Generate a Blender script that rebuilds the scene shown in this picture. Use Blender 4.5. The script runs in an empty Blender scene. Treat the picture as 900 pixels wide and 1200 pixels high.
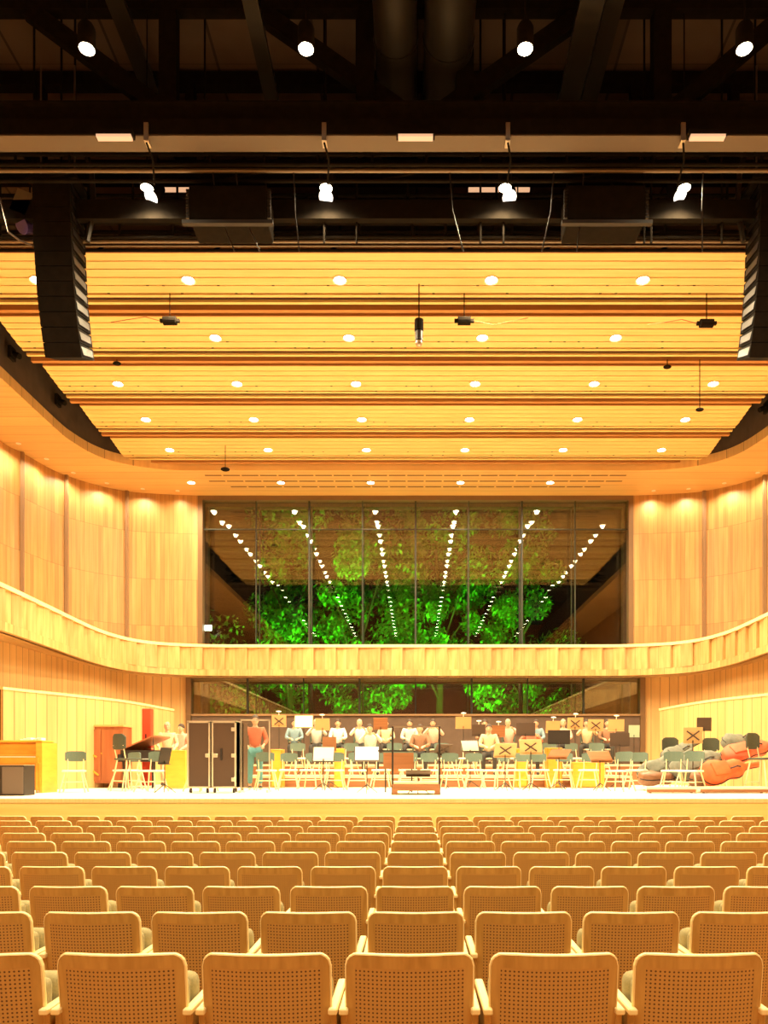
import bpy, bmesh, math, random
from mathutils import Vector, Matrix
random.seed(7)
PI = math.pi
SC = bpy.context.scene
COL = SC.collection
EYE = 1.65
F = 880.0
VX, VY = 487.0, 896.0

# ---------------------------------------------------------------- camera, world, exposure
cam = bpy.data.objects.new('camera', bpy.data.cameras.new('camera'))
COL.objects.link(cam)
cam.location = (0, 0, EYE)
cam.rotation_euler = (PI/2, 0, 0)
cam.data.sensor_fit = 'AUTO'
cam.data.sensor_width = 36
cam.data.lens = F/1200*36
cam.data.shift_x = -(VX-450)/1200
cam.data.shift_y = (VY-600)/1200
cam.data.clip_end = 300
SC.camera = cam
W = bpy.data.worlds.new('night'); SC.world = W
W.use_nodes = True
W.node_tree.nodes['Background'].inputs[0].default_value = (.35, .5, .3, 1)
W.node_tree.nodes['Background'].inputs[1].default_value = .004
SC.view_settings.view_transform = 'Standard'
SC.view_settings.look = 'None'
SC.view_settings.gamma = 1
SC.view_settings.exposure = 0.0
SC.view_settings.use_curve_mapping = False

STAGE_W = 440      # power of each downlight over the stage
HALL_W = 240       # power of each hall lamp
WARM = (1.0, .82, .50)

def lamp(name, kind, loc, energy, color, parent=None, size=.08, angle=150, blend=.6, rot=(0, 0, 0)):
    l = bpy.data.lights.new(name, kind)
    l.energy = energy; l.color = color
    if kind == 'SPOT':
        l.spot_size = math.radians(angle); l.spot_blend = blend; l.shadow_soft_size = size
    elif kind == 'AREA':
        l.shape = 'RECTANGLE'; l.size = size; l.size_y = angle
    else:
        l.shadow_soft_size = size
    o = bpy.data.objects.new(name, l); COL.objects.link(o)
    o.location = loc; o.rotation_euler = rot
    if parent: o.parent = parent
    return o

# garden floodlights outside the glass
for gx in (-5, 0, 4.5):
    lamp('garden_flood', 'SPOT', (gx*.8+.2, 29.2, .8), 9000, (.22, 1.0, .06), size=.15, angle=75, blend=1, rot=(math.radians(157), 0, 0))
    lamp('garden_flood', 'SPOT', (gx, 28.6, .6), 1300, (.2, 1.0, .07), size=.15, angle=120, blend=.8,
         rot=(math.radians(146), 0, 0))

# ---------------------------------------------------------------- helpers
def XP(px, d): return (px-VX)*d/F
def HP(py, d): return EYE+(VY-py)*d/F

class MB:
    """collects shapes for ONE mesh object"""
    def __init__(s):
        s.v = []; s.f = []; s.uv = []
    def add(s, vs, fs, uvs=None):
        n = len(s.v); s.v += [tuple(v) for v in vs]
        for i, f in enumerate(fs):
            s.f.append(tuple(a+n for a in f))
            s.uv.append(uvs[i] if uvs else None)
        return s
    def box(s, x0, x1, y0, y1, z0, z1, M=None):
        vs = [Vector(p) for p in ((x0,y0,z0),(x1,y0,z0),(x1,y1,z0),(x0,y1,z0),(x0,y0,z1),(x1,y0,z1),(x1,y1,z1),(x0,y1,z1))]
        if M: vs = [M @ v for v in vs]
        return s.add(vs, [(0,3,2,1),(4,5,6,7),(0,1,5,4),(1,2,6,5),(2,3,7,6),(3,0,4,7)])
    def cbox(s, c, d, M=None):
        return s.box(c[0]-d[0]/2, c[0]+d[0]/2, c[1]-d[1]/2, c[1]+d[1]/2, c[2]-d[2]/2, c[2]+d[2]/2, M)
    def rbox(s, x0, x1, y0, y1, z0, z1, r, seg=2):
        bm = bmesh.new(); bmesh.ops.create_cube(bm, size=1)
        for v in bm.verts:
            v.co = Vector(((x0+x1)/2+v.co.x*(x1-x0), (y0+y1)/2+v.co.y*(y1-y0), (z0+z1)/2+v.co.z*(z1-z0)))
        bmesh.ops.bevel(bm, geom=bm.edges[:], offset=r, segments=seg, affect='EDGES', profile=.5)
        bm.verts.index_update()
        s.add([v.co.copy() for v in bm.verts], [[v.index for v in f.verts] for f in bm.faces]); bm.free()
        return s
    def tube(s, p, q, r, n=8, r2=None, caps=True):
        p, q = Vector(p), Vector(q); r2 = r if r2 is None else r2
        d = (q-p).normalized(); a = d.orthogonal().normalized(); b = d.cross(a)
        vs = [p+(a*math.cos(2*PI*i/n)+b*math.sin(2*PI*i/n))*r for i in range(n)]
        vs += [q+(a*math.cos(2*PI*i/n)+b*math.sin(2*PI*i/n))*r2 for i in range(n)]
        fs = [(i, (i+1) % n, n+(i+1) % n, n+i) for i in range(n)]
        if caps: fs += [tuple(range(n))[::-1], tuple(range(n, 2*n))]
        return s.add(vs, fs)
    def path(s, pts, r, n=6):
        for a, b in zip(pts, pts[1:]): s.tube(a, b, r, n)
        return s
    def bar(s, p, q, w, h):
        """square bar between two points"""
        p, q = Vector(p), Vector(q); d = (q-p).normalized()
        up = Vector((0,0,1)) if abs(d.z) < .95 else Vector((0,1,0))
        a = d.cross(up).normalized(); b = a.cross(d)
        vs = []
        for c in (p, q):
            vs += [c-a*w/2-b*h/2, c+a*w/2-b*h/2, c+a*w/2+b*h/2, c-a*w/2+b*h/2]
        return s.add(vs, [(3,2,1,0),(4,5,6,7),(0,1,5,4),(1,2,6,5),(2,3,7,6),(3,0,4,7)])
    def lathe(s, prof, c=(0,0,0), n=16, M=None, caps=True):
        vs = []
        for r, z in prof:
            for i in range(n):
                v = Vector((c[0]+r*math.cos(2*PI*i/n), c[1]+r*math.sin(2*PI*i/n), c[2]+z))
                vs.append(M @ v if M else v)
        fs = []
        for k in range(len(prof)-1):
            for i in range(n):
                j = (i+1) % n
                fs.append((k*n+i, k*n+j, (k+1)*n+j, (k+1)*n+i))
        if caps and prof[0][0] > 0: fs.append(tuple(range(n))[::-1])
        if caps and prof[-1][0] > 0: fs.append(tuple(range((len(prof)-1)*n, len(prof)*n)))
        return s.add(vs, fs)
    def ball(s, c, r, sc=(1,1,1), n=12, m=8, M=None):
        prof = [(math.sin(PI*k/m), -math.cos(PI*k/m)) for k in range(m+1)]
        vs = []; fs = []
        for a, z in prof:
            for i in range(n):
                v = Vector((c[0]+r*sc[0]*a*math.cos(2*PI*i/n), c[1]+r*sc[1]*a*math.sin(2*PI*i/n), c[2]+r*sc[2]*z))
                vs.append(M @ v if M else v)
        for k in range(m):
            for i in range(n):
                j = (i+1) % n
                fs.append((k*n+i, k*n+j, (k+1)*n+j, (k+1)*n+i))
        return s.add(vs, fs)
    def ribbon(s, pts, z0, z1, flip=False, uv0=0.0):
        """vertical band along a plan curve; UV in metres (arc length, height)"""
        L = uv0
        for (ax, ay), (bx, by) in zip(pts, pts[1:]):
            l = math.hypot(bx-ax, by-ay)
            vs = [(ax,ay,z0),(bx,by,z0),(bx,by,z1),(ax,ay,z1)]
            uv = [(L,z0),(L+l,z0),(L+l,z1),(L,z1)]
            if flip: s.add(vs, [(3,2,1,0)], [uv[::-1]])
            else: s.add(vs, [(0,1,2,3)], [uv])
            L += l
        return s
    def wall(s, pts, z0, z1, t):
        """thick vertical band; t signed offset to the left of travel"""
        off = offset(pts, t)
        s.ribbon(pts, z0, z1); s.ribbon(off, z0, z1, True)
        for (a, b, c, d) in zip(pts, pts[1:], off, off[1:]):
            for z in (z0, z1):
                q = [(a[0],a[1],z),(b[0],b[1],z),(d[0],d[1],z),(c[0],c[1],z)]
                s.add(q, [(0,1,2,3)], [[(p[0],p[1]) for p in q]])
        for k in (0, -1):
            a, c = pts[k], off[k]
            s.add([(a[0],a[1],z0),(c[0],c[1],z0),(c[0],c[1],z1),(a[0],a[1],z1)], [(0,1,2,3)], [[(0,z0),(t,z0),(t,z1),(0,z1)]])
        return s
    def slab(s, A, B, z, t=0):
        """horizontal band between two curves of equal length"""
        for zz in ((z, z+t) if t else (z,)):
            for a, b, c, d in zip(A, A[1:], B, B[1:]):
                q = [(a[0],a[1],zz),(b[0],b[1],zz),(d[0],d[1],zz),(c[0],c[1],zz)]
                s.add(q, [(0,1,2,3)], [[(p[0],p[1]) for p in q]])
        return s
    def mesh(s, name, mat, smooth=False):
        me = bpy.data.meshes.new(name)
        me.from_pydata(s.v, [], s.f)
        if any(u for u in s.uv):
            ul = me.uv_layers.new(name='UVMap')
            k = 0
            for f, u in zip(s.f, s.uv):
                for j in range(len(f)):
                    ul.data[k].uv = u[j] if u else (0, 0)
                    k += 1
        for m in (mat if isinstance(mat, (list, tuple)) else [mat]): me.materials.append(m)
        if smooth:
            me.polygons.foreach_set('use_smooth', [True]*len(me.polygons))
            try: me.set_sharp_from_angle(angle=math.radians(40))
            except Exception: pass
        me.update()
        return me
    def build(s, name, mat, parent=None, smooth=False, loc=None, rot=None):
        return link(name, s.mesh(name, mat, smooth), parent, loc, rot)

def link(name, me, parent=None, loc=None, rot=None):
    o = bpy.data.objects.new(name, me); COL.objects.link(o)
    if parent: o.parent = parent
    if loc: o.location = loc
    if rot: o.rotation_euler = rot
    return o

def offset(pts, t):
    out = []
    for i, p in enumerate(pts):
        a = pts[max(0, i-1)]; b = pts[min(len(pts)-1, i+1)]
        dx, dy = b[0]-a[0], b[1]-a[1]; l = math.hypot(dx, dy) or 1
        out.append((p[0]-dy/l*t, p[1]+dx/l*t))
    return out

def smooth_curve(P, n=6):
    out = []
    for i in range(len(P)-1):
        p0 = P[max(0, i-1)]; p1 = P[i]; p2 = P[i+1]; p3 = P[min(len(P)-1, i+2)]
        big = math.hypot(p2[0]-p1[0], p2[1]-p1[1]) > 6
        for k in range(n):
            t = k/n
            if big: out.append((p1[0]+(p2[0]-p1[0])*t, p1[1]+(p2[1]-p1[1])*t)); continue
            out.append(tuple(.5*((2*p1[j])+(-p0[j]+p2[j])*t+(2*p0[j]-5*p1[j]+4*p2[j]-p3[j])*t*t+(-p0[j]+3*p1[j]-3*p2[j]+p3[j])*t**3) for j in (0, 1)))
    out.append(P[-1])
    return out

def resample(P, step):
    out = [P[0]]; acc = 0
    for a, b in zip(P, P[1:]):
        l = math.hypot(b[0]-a[0], b[1]-a[1]); d = step-acc
        while d <= l:
            t = d/l; out.append((a[0]+(b[0]-a[0])*t, a[1]+(b[1]-a[1])*t)); d += step
        acc = (acc+l) % step
    return out

def tag(o, label=None, cat=None, group=None, kind=None):
    if label: o['label'] = label
    if cat: o['category'] = cat
    if group: o['group'] = group
    if kind: o['kind'] = kind
    return o

def empty(name, loc=(0, 0, 0), rz=0, label=None, cat=None, group=None, kind=None):
    o = bpy.data.objects.new(name, None); COL.objects.link(o)
    o.empty_display_size = .1
    o.location = loc; o.rotation_euler = (0, 0, rz)
    return tag(o, label, cat, group, kind)

def copy_tree(o, parent=None):
    c = o.copy(); COL.objects.link(c)
    if parent: c.parent = parent
    for ch in list(o.children):
        copy_tree(ch, c)
    return c

ORD = ['first','second','third','fourth','fifth','sixth','seventh','eighth','ninth','tenth','eleventh','twelfth',
       'thirteenth','fourteenth','fifteenth','sixteenth','seventeenth','eighteenth','nineteenth','twentieth',
       'twenty-first','twenty-second','twenty-third','twenty-fourth','twenty-fifth','twenty-sixth','twenty-seventh']

# ---------------------------------------------------------------- materials
def pmat(name, col, rough=.5, metal=0, emit=None, estr=0, spec=.5):
    m = bpy.data.materials.new(name); m.use_nodes = True
    b = m.node_tree.nodes['Principled BSDF']
    b.inputs['Base Color'].default_value = (*col, 1)
    b.inputs['Roughness'].default_value = rough
    b.inputs['Metallic'].default_value = metal
    b.inputs['Specular IOR Level'].default_value = spec
    if emit:
        b.inputs['Emission Color'].default_value = (*emit, 1)
        b.inputs['Emission Strength'].default_value = estr
    return m

def noisy(name, c1, c2, rough=.6, scale=6, metal=0, stretch=(1,1,1)):
    m = pmat(name, c1, rough, metal); nt = m.node_tree; N = nt.nodes; L = nt.links
    tc = N.new('ShaderNodeTexCoord'); mp = N.new('ShaderNodeMapping'); mp.inputs['Scale'].default_value = stretch
    no = N.new('ShaderNodeTexNoise'); no.inputs['Scale'].default_value = scale; no.inputs['Detail'].default_value = 4
    cr = N.new('ShaderNodeValToRGB'); cr.color_ramp.elements[0].color = (*c1, 1); cr.color_ramp.elements[1].color = (*c2, 1)
    cr.color_ramp.elements[0].position = .3; cr.color_ramp.elements[1].position = .7
    L.new(tc.outputs['Object'], mp.inputs[0]); L.new(mp.outputs[0], no.inputs['Vector']); L.new(no.outputs['Fac'], cr.inputs[0])
    L.new(cr.outputs[0], N['Principled BSDF'].inputs['Base Color'])
    return m

def wood(name, c1, c2, grain=(30, 30, 1.2), coord='Object', stave=None, var=.25, seam=.5, seamw=.012, rows=None, rough=.45, rnd=False):
    """grained timber; stave = (axis, width): boards of differing tone with fine seams; rows = (axis, spacing) cross joints"""
    m = pmat(name, c1, rough); nt = m.node_tree; N = nt.nodes; L = nt.links
    tc = N.new('ShaderNodeTexCoord'); mp = N.new('ShaderNodeMapping'); mp.inputs['Scale'].default_value = grain
    L.new(tc.outputs[coord], mp.inputs[0])
    if rnd:
        oi = N.new('ShaderNodeObjectInfo'); cv = N.new('ShaderNodeCombineXYZ')
        ml = N.new('ShaderNodeMath'); ml.operation = 'MULTIPLY'; ml.inputs[1].default_value = 37
        L.new(oi.outputs['Random'], ml.inputs[0]); L.new(ml.outputs[0], cv.inputs[0]); L.new(ml.outputs[0], cv.inputs[1])
        L.new(cv.outputs[0], mp.inputs['Location'])
    no = N.new('ShaderNodeTexNoise'); no.inputs['Scale'].default_value = 1; no.inputs['Detail'].default_value = 5
    no.inputs['Distortion'].default_value = .4
    L.new(mp.outputs[0], no.inputs['Vector'])
    cr = N.new('ShaderNodeValToRGB'); cr.color_ramp.elements[0].color = (*c1, 1); cr.color_ramp.elements[1].color = (*c2, 1)
    cr.color_ramp.elements[0].position = .35; cr.color_ramp.elements[1].position = .68
    L.new(no.outputs['Fac'], cr.inputs[0]); out = cr.outputs[0]
    def math_(op, a, b=None):
        n = N.new('ShaderNodeMath'); n.operation = op
        for i, x in enumerate((a, b)):
            if x is None: continue
            if isinstance(x, (int, float)): n.inputs[i].default_value = x
            else: L.new(x, n.inputs[i])
        return n.outputs[0]
    def mul(colour, fac):
        n = N.new('ShaderNodeMix'); n.data_type = 'RGBA'; n.blend_type = 'MULTIPLY'; n.inputs[0].default_value = 1
        cc = N.new('ShaderNodeCombineXYZ')
        for i in range(3): L.new(fac, cc.inputs[i])
        L.new(colour, n.inputs[6]); L.new(cc.outputs[0], n.inputs[7]); return n.outputs[2]
    if stave:
        sp = N.new('ShaderNodeSeparateXYZ'); L.new(tc.outputs[coord], sp.inputs[0])
        d = math_('DIVIDE', sp.outputs[stave[0]], stave[1])
        fl = math_('FLOOR', d)
        if rows:
            r = math_('DIVIDE', sp.outputs[rows[0]], rows[1]); rf = math_('FLOOR', r)
            fl2 = math_('ADD', fl, math_('MULTIPLY', rf, 17.3))
        else: fl2 = fl
        wn = N.new('ShaderNodeTexWhiteNoise'); wn.noise_dimensions = '1D'; L.new(fl2, wn.inputs['W'])
        out = mul(out, math_('ADD', math_('MULTIPLY', wn.outputs['Value'], var), 1-var))
        fr = math_('FRACT', d)
        e = math_('GREATER_THAN', fr, seamw/stave[1])
        out = mul(out, math_('ADD', math_('MULTIPLY', e, 1-seam), seam))
        if rows:
            e = math_('GREATER_THAN', math_('FRACT', r), .02/rows[1])
            out = mul(out, math_('ADD', math_('MULTIPLY', e, .3), .7))
    L.new(out, N['Principled BSDF'].inputs['Base Color'])
    return m

def cane_mat():
    m = pmat('woven cane', (.62, .33, .1), .55); nt = m.node_tree; N = nt.nodes; L = nt.links
    tc = N.new('ShaderNodeTexCoord'); sp = N.new('ShaderNodeSeparateXYZ'); L.new(tc.outputs['Object'], sp.inputs[0])
    def math_(op, a, b=None):
        n = N.new('ShaderNodeMath'); n.operation = op
        for i, x in enumerate((a, b)):
            if x is None: continue
            if isinstance(x, (int, float)): n.inputs[i].default_value = x
            else: L.new(x, n.inputs[i])
        return n.outputs[0]
    P = .0165
    fx = math_('SUBTRACT', math_('FRACT', math_('DIVIDE', math_('ADD', sp.outputs[0], 10), P)), .5)
    fz = math_('SUBTRACT', math_('FRACT', math_('DIVIDE', sp.outputs[2], P)), .5)
    d = math_('SQRT', math_('ADD', math_('MULTIPLY', fx, fx), math_('MULTIPLY', fz, fz)))
    hole = math_('LESS_THAN', d, .235)
    mx = N.new('ShaderNodeMix'); mx.data_type = 'RGBA'
    mx.inputs[6].default_value = (.55, .305, .08, 1); mx.inputs[7].default_value = (.12, .045, .012, 1)
    L.new(hole, mx.inputs[0]); L.new(mx.outputs[2], N['Principled BSDF'].inputs['Base Color'])
    return m

def glass_mat(name, refl, tint=(.96, .98, .96)):
    m = bpy.data.materials.new(name); m.use_nodes = True; nt = m.node_tree; N = nt.nodes; L = nt.links
    N.clear()
    o = N.new('ShaderNodeOutputMaterial'); mx = N.new('ShaderNodeMixShader')
    t = N.new('ShaderNodeBsdfTransparent'); t.inputs[0].default_value = (*tint, 1)
    g = N.new('ShaderNodeBsdfGlossy'); g.inputs['Roughness'].default_value = 0
    mx.inputs[0].default_value = refl
    L.new(t.outputs[0], mx.inputs[1]); L.new(g.outputs[0], mx.inputs[2]); L.new(mx.outputs[0], o.inputs[0])
    return m

M = {}
M['wallwood'] = wood('pale oak wall staves', (.58, .315, .105), (.49, .24, .07), (10, .5, 1), 'UV', (0, .155), .30, .62, .008, (1, 1.62))
M['lowwood'] = wood('pale oak lower wall boards', (.76, .48, .19), (.68, .40, .15), (8, .5, 1), 'UV', (0, .29), .14, .45, .02)
M['fascia'] = wood('pale oak balcony boards', (.66, .41, .155), (.52, .28, .085), (8, 1, 1), 'UV', (0, .36), .26, .6, .014)
M['soffit'] = wood('oak soffit boards', (.80, .50, .20), (.72, .42, .16), (.6, 20, 1), 'Object', (1, .55), .16, .5, .02)
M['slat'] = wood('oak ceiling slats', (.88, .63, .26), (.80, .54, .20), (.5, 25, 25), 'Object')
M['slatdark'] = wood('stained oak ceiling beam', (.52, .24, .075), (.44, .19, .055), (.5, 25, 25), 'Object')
M['trimwood'] = wood('oak trim', (.78, .46, .17), (.7, .39, .13), (3, 3, 12), 'Object')
M['jointbrown'] = pmat('shadow gap brown', (.26, .15, .07), .7)
M['raftback'] = pmat('dark brown ceiling void board', (.10, .04, .015), .9)
M['cheek'] = noisy('dark brown painted board', (.075, .045, .028), (.10, .06, .04), .8, 3)
M['black'] = noisy('black painted steel', (.012, .009, .006), (.018, .013, .009), .9, 8); M['black'].node_tree.nodes['Principled BSDF'].inputs['Specular IOR Level'].default_value = .05
M['roof'] = wood('brown roof panels', (.115, .07, .045), (.15, .095, .065), (1, 1, 1), 'Object', (0, 1.9), .35, .4, .05, (1, 1.1), .9)
M['duct'] = pmat('dark duct metal', (.045, .035, .025), .35, .6)
M['beige'] = pmat('beige painted steel flange', (.14, .098, .065), .6)
M['steel'] = pmat('brushed steel', (.5, .42, .34), .35, .9)
M['pipe'] = pmat('grey steel pipe', (.20, .15, .11), .4, .6)
M['lampglow'] = pmat('warm lamp face', (1, .9, .7), .5, emit=(1, .86, .6), estr=34)
M['whiteglow'] = pmat('cool white lens', (1, 1, 1), .3, emit=(1, .97, .88), estr=2.2)
M['tubeglow'] = pmat('warm strip diffuser', (.3, .22, .16), .5, emit=(1, .55, .30), estr=.85)
M['signglow'] = pmat('lit sign face', (.8, 1, .9), .5, emit=(.75, 1, .85), estr=4)
M['trimwhite'] = pmat('white enamel ring', (.85, .8, .7), .4)
M['glass'] = glass_mat('window glass', .085)
M['glasslow'] = glass_mat('lower window glass', .13)
M['frame'] = pmat('bronze window frame', (.20, .115, .055), .45, .3)
M['mullion'] = pmat('dark window mullion', (.03, .03, .02), .5, .2)
M['stagefloor'] = wood('blond stage boards', (.93, .86, .72), (.88, .80, .64), (25, .8, 1), 'Object', (0, .12), .06, .8, .004)
M['stageface'] = wood('yellow oak stage front', (.95, .80, .30), (.90, .70, .22), (.6, 20, 14), 'Object')
M['hallfloor'] = wood('oak hall floor', (.5, .27, .1), (.4, .2, .07), (20, .8, 1), 'Object', (0, .14), .2, .6, .005)
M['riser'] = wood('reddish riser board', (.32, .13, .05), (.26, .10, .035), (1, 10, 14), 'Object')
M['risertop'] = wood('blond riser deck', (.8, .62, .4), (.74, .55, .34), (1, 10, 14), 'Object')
M['seatwood'] = wood('oak veneer', (.60, .345, .09), (.47, .25, .055), (26, 26, 1.6), 'Object', rnd=True, rough=.42)
M['seatedge'] = wood('light oak lit edge', (.95, .76, .38), (.9, .68, .3), (30, 3, 3), 'Object', rnd=True, rough=.4)  # pale tone also holds the highlight of the seat-back edges
M['cane'] = cane_mat()
M['olive'] = noisy('olive wool upholstery', (.30, .25, .11), (.36, .30, .14), .95, 120)
M['redwall'] = wood('reddish cabinet veneer', (.42, .14, .05), (.34, .10, .035), (9, 9, 1), 'Object')
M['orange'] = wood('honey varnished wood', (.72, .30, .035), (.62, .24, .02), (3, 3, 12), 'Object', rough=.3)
M['orangelit'] = wood('lit honey varnished wood', (.85, .42, .05), (.8, .36, .04), (3, 3, 12), 'Object', rough=.3)  # brighter copy of the honey wood, light put into the colour
M['greypad'] = noisy('grey green upholstery', (.10, .15, .12), (.13, .18, .15), .8, 60)
M['darkpad'] = noisy('dark green upholstery', (.055, .06, .04), (.075, .08, .05), .8, 60)
M['seatshell'] = pmat('pale beech seat', (.86, .76, .56), .4)
M['legcream'] = pmat('cream lacquered steel', (.80, .64, .38), .35)
M['stand'] = pmat('black lacquered steel', (.03, .022, .018), .45, .3)
M['desktan'] = pmat('tan stand desk', (.55, .32, .13), .5)
M['deskdark'] = pmat('dark brown stand desk', (.075, .045, .03), .5)
M['deskgreen'] = pmat('grey green stand desk', (.35, .42, .3), .5)
M['paper'] = pmat('white sheet music', (.95, .93, .88), .8)
M['casebrown'] = pmat('dark brown laminate', (.075, .038, .02), .5)
M['alu'] = pmat('aluminium edging', (.78, .70, .55), .3, .7)
M['greycase'] = noisy('grey padded fabric', (.13, .135, .10), (.20, .20, .155), .85, 8)
M['orangecase'] = noisy('orange red padded fabric', (.62, .10, .025), (.75, .16, .04), .7, 5)
M['redcase'] = noisy('red padded fabric', (.6, .1, .045), (.7, .15, .06), .7, 5)
M['brownhard'] = pmat('brown hard shell', (.22, .10, .05), .4)
M['red'] = pmat('bright red panel', (.72, .06, .02), .5)
M['wallgrey'] = noisy('grey brown balustrade board', (.09, .055, .035), (.12, .075, .05), .7, 3)
M['doorgap'] = pmat('dark door gap', (.05, .015, .008), .5)
M['speakergrey'] = pmat('brown grey speaker grille', (.16, .115, .085), .7)
M['skin'] = pmat('skin', (.66, .38, .24), .55)
M['hairdark'] = pmat('dark hair', (.05, .028, .015), .7)
M['hairlight'] = pmat('grey blond hair', (.45, .33, .2), .7)
M['eye'] = pmat('eye', (.05, .03, .02), .2)
M['purple'] = pmat('purple lens', (.08, .05, .22), .3)
M['labelgrey'] = pmat('beige amplifier face', (.22, .18, .14), .6)

def leaf_mat():
    m = bpy.data.materials.new('leaves'); m.use_nodes = True; nt = m.node_tree; N = nt.nodes; L = nt.links
    b = N['Principled BSDF']; b.inputs['Roughness'].default_value = .6
    tc = N.new('ShaderNodeTexCoord'); no = N.new('ShaderNodeTexNoise'); no.inputs['Scale'].default_value = .7
    cr = N.new('ShaderNodeValToRGB'); cr.color_ramp.elements[0].color = (.012, .12, .008, 1); cr.color_ramp.elements[1].color = (.14, .5, .03, 1)
    cr.color_ramp.elements[0].position = .38; cr.color_ramp.elements[1].position = .62
    L.new(tc.outputs['Object'], no.inputs['Vector']); L.new(no.outputs['Fac'], cr.inputs[0]); L.new(cr.outputs[0], b.inputs['Base Color'])
    return m
M['leaf'] = leaf_mat()
M['bark'] = noisy('bark', (.04, .03, .02), (.07, .05, .03), .9, 10)

# ================================================================ THE SETTING
STG = EYE-.59            # stage level
def mirror(P): return [(-x, y) for x, y in P]
REAR = -9.0

def floor_h(y):
    return .055 if y < 3.6 else (.02 if y < 4.5 else 0.0)
mb = MB()
for a, b in ((REAR, 3.45), (3.45, 4.4), (4.4, 28.4)):
    mb.box(-12.6, 12.6, a, b, -.3, floor_h((a+b)/2 if b < 20 else 9))
tag(mb.build('floor', M['hallfloor']), kind='structure')
tag(MB().box(-12.8, 12.8, REAR-.2, 27.6, 15.0, 15.3).build('ceiling', M['roof']), kind='structure')
tag(MB().box(-12.8, 12.8, REAR-.2, REAR, 0, 15).build('wall_rear', M['riser']), kind='structure')

# upper side walls (vertical oak staves), curving in to the window
WL = smooth_curve([(-12.25, REAR), (-12.25, 12), (-12.22, 18), (-12.1, 21.8), (-11.9, 22.7), (-11.4, 24.5), (-9.97, 25.9), (-7.55, 26.35)], 8)
H_SOF = EYE+9.43
for side, P in (('left', WL), ('right', mirror(WL))):
    t = .25 if side == 'left' else -.25
    w = empty('wall_'+side, kind='structure')
    MB().wall(P, 0, H_SOF+.05, t).build('oak_lining', M['wallwood'], w)
    MB().wall(P, H_SOF+.05, 15, t).build('upper_lining', M['cheek'], w)
    for jx, jy in ((-9.97, 25.9), (-11.4, 24.5), (-11.9, 22.7), (-12.2, 19.6), (-12.25, 16)):
        s = 1 if side == 'left' else -1
        j = MB()
        ang = math.atan2(25.0-jy, 0-jx)
        j.cbox((0, 0, (4.4+H_SOF)/2), (.10, .10, H_SOF-4.4))
        j.build('joint_strip', M['jointbrown'], w, loc=(s*(jx+.03), jy-.03, 0), rot=(0, 0, s*ang))

# lower side walls under the balcony
LWL = smooth_curve([(-9.75, REAR), (-9.75, 14), (-9.7, 20), (-9.55, 22.3), (-9.2, 23.9), (-8.6, 24.75), (-7.62, 25.1)], 8)
for side, P in (('left', LWL), ('right', mirror(LWL))):
    tag(MB().wall(P, 0, EYE+2.95, .15 if side == 'left' else -.15).build('wall_lower_'+side, M['lowwood']), kind='structure')

# stage enclosure walls, shoulder high, curving
def enclosure(P, name, t):
    w = empty(name, kind='structure')
    MB().wall(P, STG, EYE+1.66, t).build('boarding', M['lowwood'], w)
    Q = offset(P, -t*.12)
    MB().wall(Q, EYE+1.66, EYE+1.72, t*1.24).build('cap', M['seatedge'], w)
EL = smooth_curve([(-9.13, 16.6), (-8.85, 17.3), (-8.5, 18.1), (-7.85, 19.8), (-7.62, 21.6), (-7.5, 23.3)], 6)
ER = smooth_curve([(7.5, 23.1), (7.6, 21.6), (7.85, 19.8), (8.5, 18.1), (9.15, 16.5), (9.5, 15.3)], 6)
enclosure(EL, 'wall_stage_left', .14)
enclosure(ER, 'wall_stage_right', .14)
d1 = empty('door_1', kind='structure')
MB().box(-9.62, -9.15, 16.62, 16.68, STG, EYE+1.66).build('dark_gap_panel', M['doorgap'], d1)  # darkness of the door gap put in as a flat panel
MB().box(-9.7, -9.62, 16.58, 16.72, STG, EYE+1.70).build('door_frame', M['trimwood'], d1)

# balcony
BL = smooth_curve([(-8.9, REAR), (-8.9, 13), (-8.93, 16.1), (-9.02, 18.2), (-9.15, 20.9), (-9.08, 22.2), (-8.8, 23.2), (-8.3, 23.8), (-7.6, 24.15), (-6.8, 24.35), (-6, 24.4)], 6)
BC = BL+mirror(BL)[::-1]
ZB0, ZB1 = EYE+2.88, EYE+3.89
bal = empty('balcony', kind='structure')
mb = MB(); RS = resample(BC, .72)
OUT = offset(RS, -.0)
L = 0
for (a, b) in zip(RS, RS[1:]):
    dx, dy = b[0]-a[0], b[1]-a[1]; l = math.hypot(dx, dy); nx, ny = dy/l, -dx/l   # towards the hall
    a2 = (a[0], a[1]); b2 = (b[0]+nx*.08, b[1]+ny*.08)
    z0, z1 = ZB0+.2, ZB1-.08
    mb.add([(a2[0],a2[1],z0),(b2[0],b2[1],z0),(b2[0],b2[1],z1),(a2[0],a2[1],z1)], [(0,1,2,3)], [[(L,z0),(L+.7,z0),(L+.7,z1),(L,z1)]])
    mb.add([(b2[0],b2[1],z0),(b[0],b[1],z0),(b[0],b[1],z1),(b2[0],b2[1],z1)], [(0,1,2,3)], [[(L,z0),(L+.05,z0),(L+.05,z1),(L,z1)]])
    L += .7207
mb.build('fascia_panels', M['fascia'], bal)
MB().wall(offset(BC, -.09), ZB1-.09, ZB1, .3).build('hand_rail', M['seatedge'], bal)
MB().wall(offset(BC, -.07), ZB0, ZB0+.2, .2).build('lower_lip', M['fascia'], bal)
MB().wall(offset(BC, .05), ZB0, ZB1-.05, .08).build('inner_lining', M['jointbrown'], bal)
n = len(BC)
OUTC = []
for i, (x, y) in enumerate(BC):
    OUTC.append((max(-12.2, min(12.2, x*1.36)), y if y < 20 else y+2.05*min(1, (y-20)/4)))
MB().slab(BC, OUTC, ZB0+.02, .12).build('deck', M['fascia'], bal)

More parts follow.
